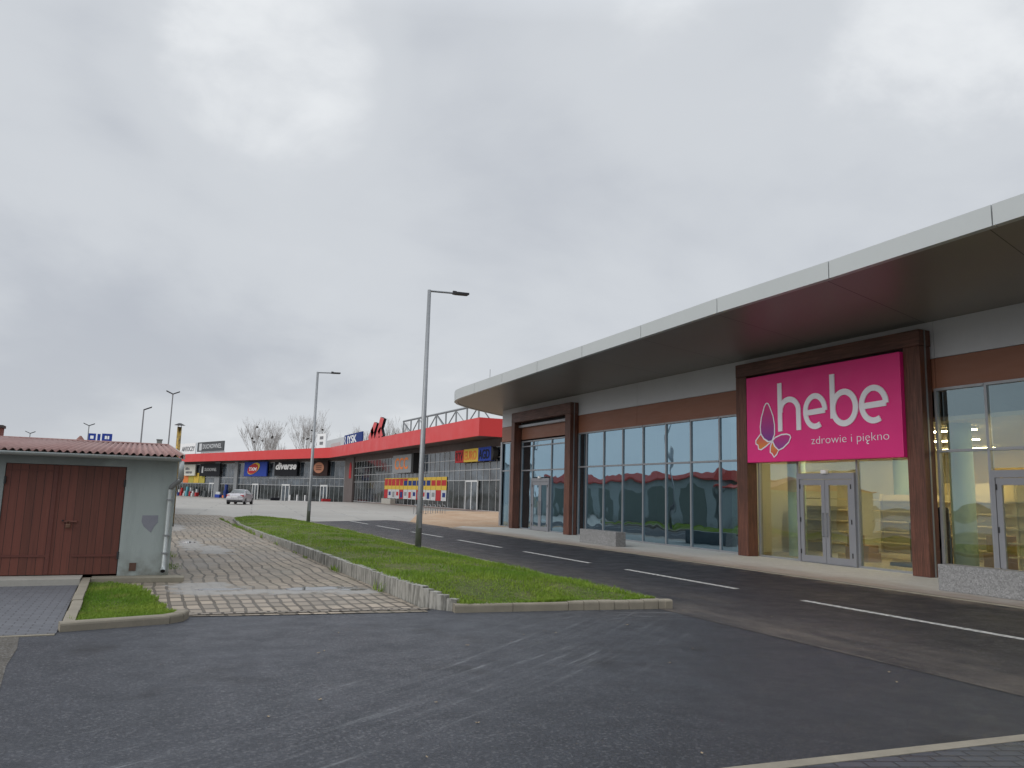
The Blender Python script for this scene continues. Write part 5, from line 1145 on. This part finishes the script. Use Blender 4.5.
for s_ in (-1, 1):
    MB().prism([(s_*0.845, -1.12, 1.0), (s_*0.83, 1.0, 0.96), (s_*0.61, 0.48, 1.34), (s_*0.62, -0.72, 1.34)], (s_*0.012, 0, 0)).build('side_window', Mt['car_glass'], C_)
    for y in (-1.32, 1.32):
        W = MB().tube([(s_*0.66, y, 0.31), (s_*0.865, y, 0.31)], 0.31, 20).build('wheel', Mt['rubber'], C_); MB().tube([(s_*0.866, y, 0.31), (s_*0.875, y, 0.31)], 0.2, 16).build('rim', Mt['galv'], W)
    MB().bevbox((s_*0.50, -2.10, 0.72), (s_*0.80, -1.96, 0.92), 0.03).build('tail_light', Mt['lamp_red'], C_)
    box('mirror', (s_*0.86, 0.72, 0.95), (s_*1.0, 0.84, 1.07), Mt['carpaint'], C_, 0.03)
MB().prism([(-0.62, -1.27, 1.10), (0.62, -1.27, 1.10), (0.54, -0.80, 1.37), (-0.54, -0.80, 1.37)], (0, -0.02, 0.015)).build('rear_window', Mt['rear_glass'], C_)
MB().prism([(-0.62, 1.12, 1.02), (0.62, 1.12, 1.02), (0.54, 0.60, 1.385), (-0.54, 0.60, 1.385)], (0, 0.02, 0.015)).build('windscreen', Mt['car_glass'], C_)
MB().bevbox((-0.80, -2.19, 0.40), (0.80, -2.02, 0.62), 0.05).build('bumper', Mt['carpaint'], C_); box('lower_bumper', (-0.72, -2.16, 0.24), (0.72, -2.0, 0.395), Mt['dark_metal'], C_, 0.02); box('number_plate', (-0.26, -2.15, 0.66), (0.26, -2.12, 0.77), Mt['white'], C_)
C_.location = (8.55, 80.3, 0.0); C_.rotation_euler = (0, 0, R_(-20))

# ------------------------------------------------------------------ bare trees behind the mall
def bare_tree(x, y, h, spread, seed, label, nests):
    r = random.Random(seed); z0 = gh(x, y)-0.05
    o = empty('bare_tree', (x, y, z0), label, 'tree', 'bare trees behind the mall')
    tr = MB(); cr = MB(); tips = []
    def grow(mb, p, d, ln, rad, depth):
        pts = [p]; rads = [rad]; n_ = 3
        for i in range(n_):
            d = (d+Vector((r.uniform(-.13, .13), r.uniform(-.13, .13), 0.06))).normalized(); p = p+d*ln/n_; pts.append(p); rads.append(rad*(1-0.42*(i+1)/n_))
        mb.tube(pts, rads, 5 if rad > 0.08 else 3, cap=False)
        if depth == 0: return
        if depth <= 3: tips.append(p)
        for k in range(r.choice((2, 3, 3, 3)) if depth > 1 else 3):
            a = r.uniform(0, 6.283); t_ = r.uniform(0.28, 0.75)*spread
            ax = Vector((math.cos(a), math.sin(a), 0)); nd = (d+ax*t_+Vector((0, 0, 0.12))).normalized()
            q = pts[r.choice((2, 3, 3))]; grow(cr, q, nd, ln*r.uniform(0.62, 0.86), max(rad*0.55, 0.019), depth-1)
    base = Vector((x, y, z0)); tr.tube([base, base+Vector((0.1, 0, h*0.14)), base+Vector((0.15, 0.1, h*0.26))], [h*0.028, h*0.021, h*0.018], 8)
    fork = base+Vector((0.15, 0.1, h*0.25))
    for k in range(5):
        a = 6.283*k/5+r.uniform(-.4, .4); grow(cr, fork, Vector((math.cos(a)*0.5*spread, math.sin(a)*0.5*spread, 1)).normalized(), h*0.28, h*0.0105, 5)
    tr.build('trunk', Mt['bark'], o); cr.build('crown', Mt['bark'], o)
    for k in range(nests):
        p = r.choice(tips); bm = bmesh.new(); bmesh.ops.create_icosphere(bm, subdivisions=2, radius=0.32)
        mb = MB(); mb.add([Vector((v.co.x*r.uniform(.8, 1.15), v.co.y*r.uniform(.8, 1.15), v.co.z*0.8*r.uniform(.8, 1.1)))+p for v in bm.verts], [[v.index for v in f.verts] for f in bm.faces]); bm.free(); mb.build('nest', Mt['nest'], o)
bare_tree(26.0, 205, 17.0, 0.74, 21, 'bare pale tree with dark nests above the middle of the red roof', 7)
bare_tree(37.0, 200, 18.0, 0.74, 22, 'bare pale tree with dark nests behind the far street lamp', 8)
bare_tree(56.5, 195, 18.0, 0.65, 23, 'bare tree peeping over the mall roof right of the red emblem', 3)
bare_tree(52.5, 205, 17.0, 0.65, 24, 'faint bare tree just left of the red emblem', 1)
bare_tree(33.0, 235, 15.0, 0.6, 25, 'small faint bare tree in the gap between the two nest trees', 0)
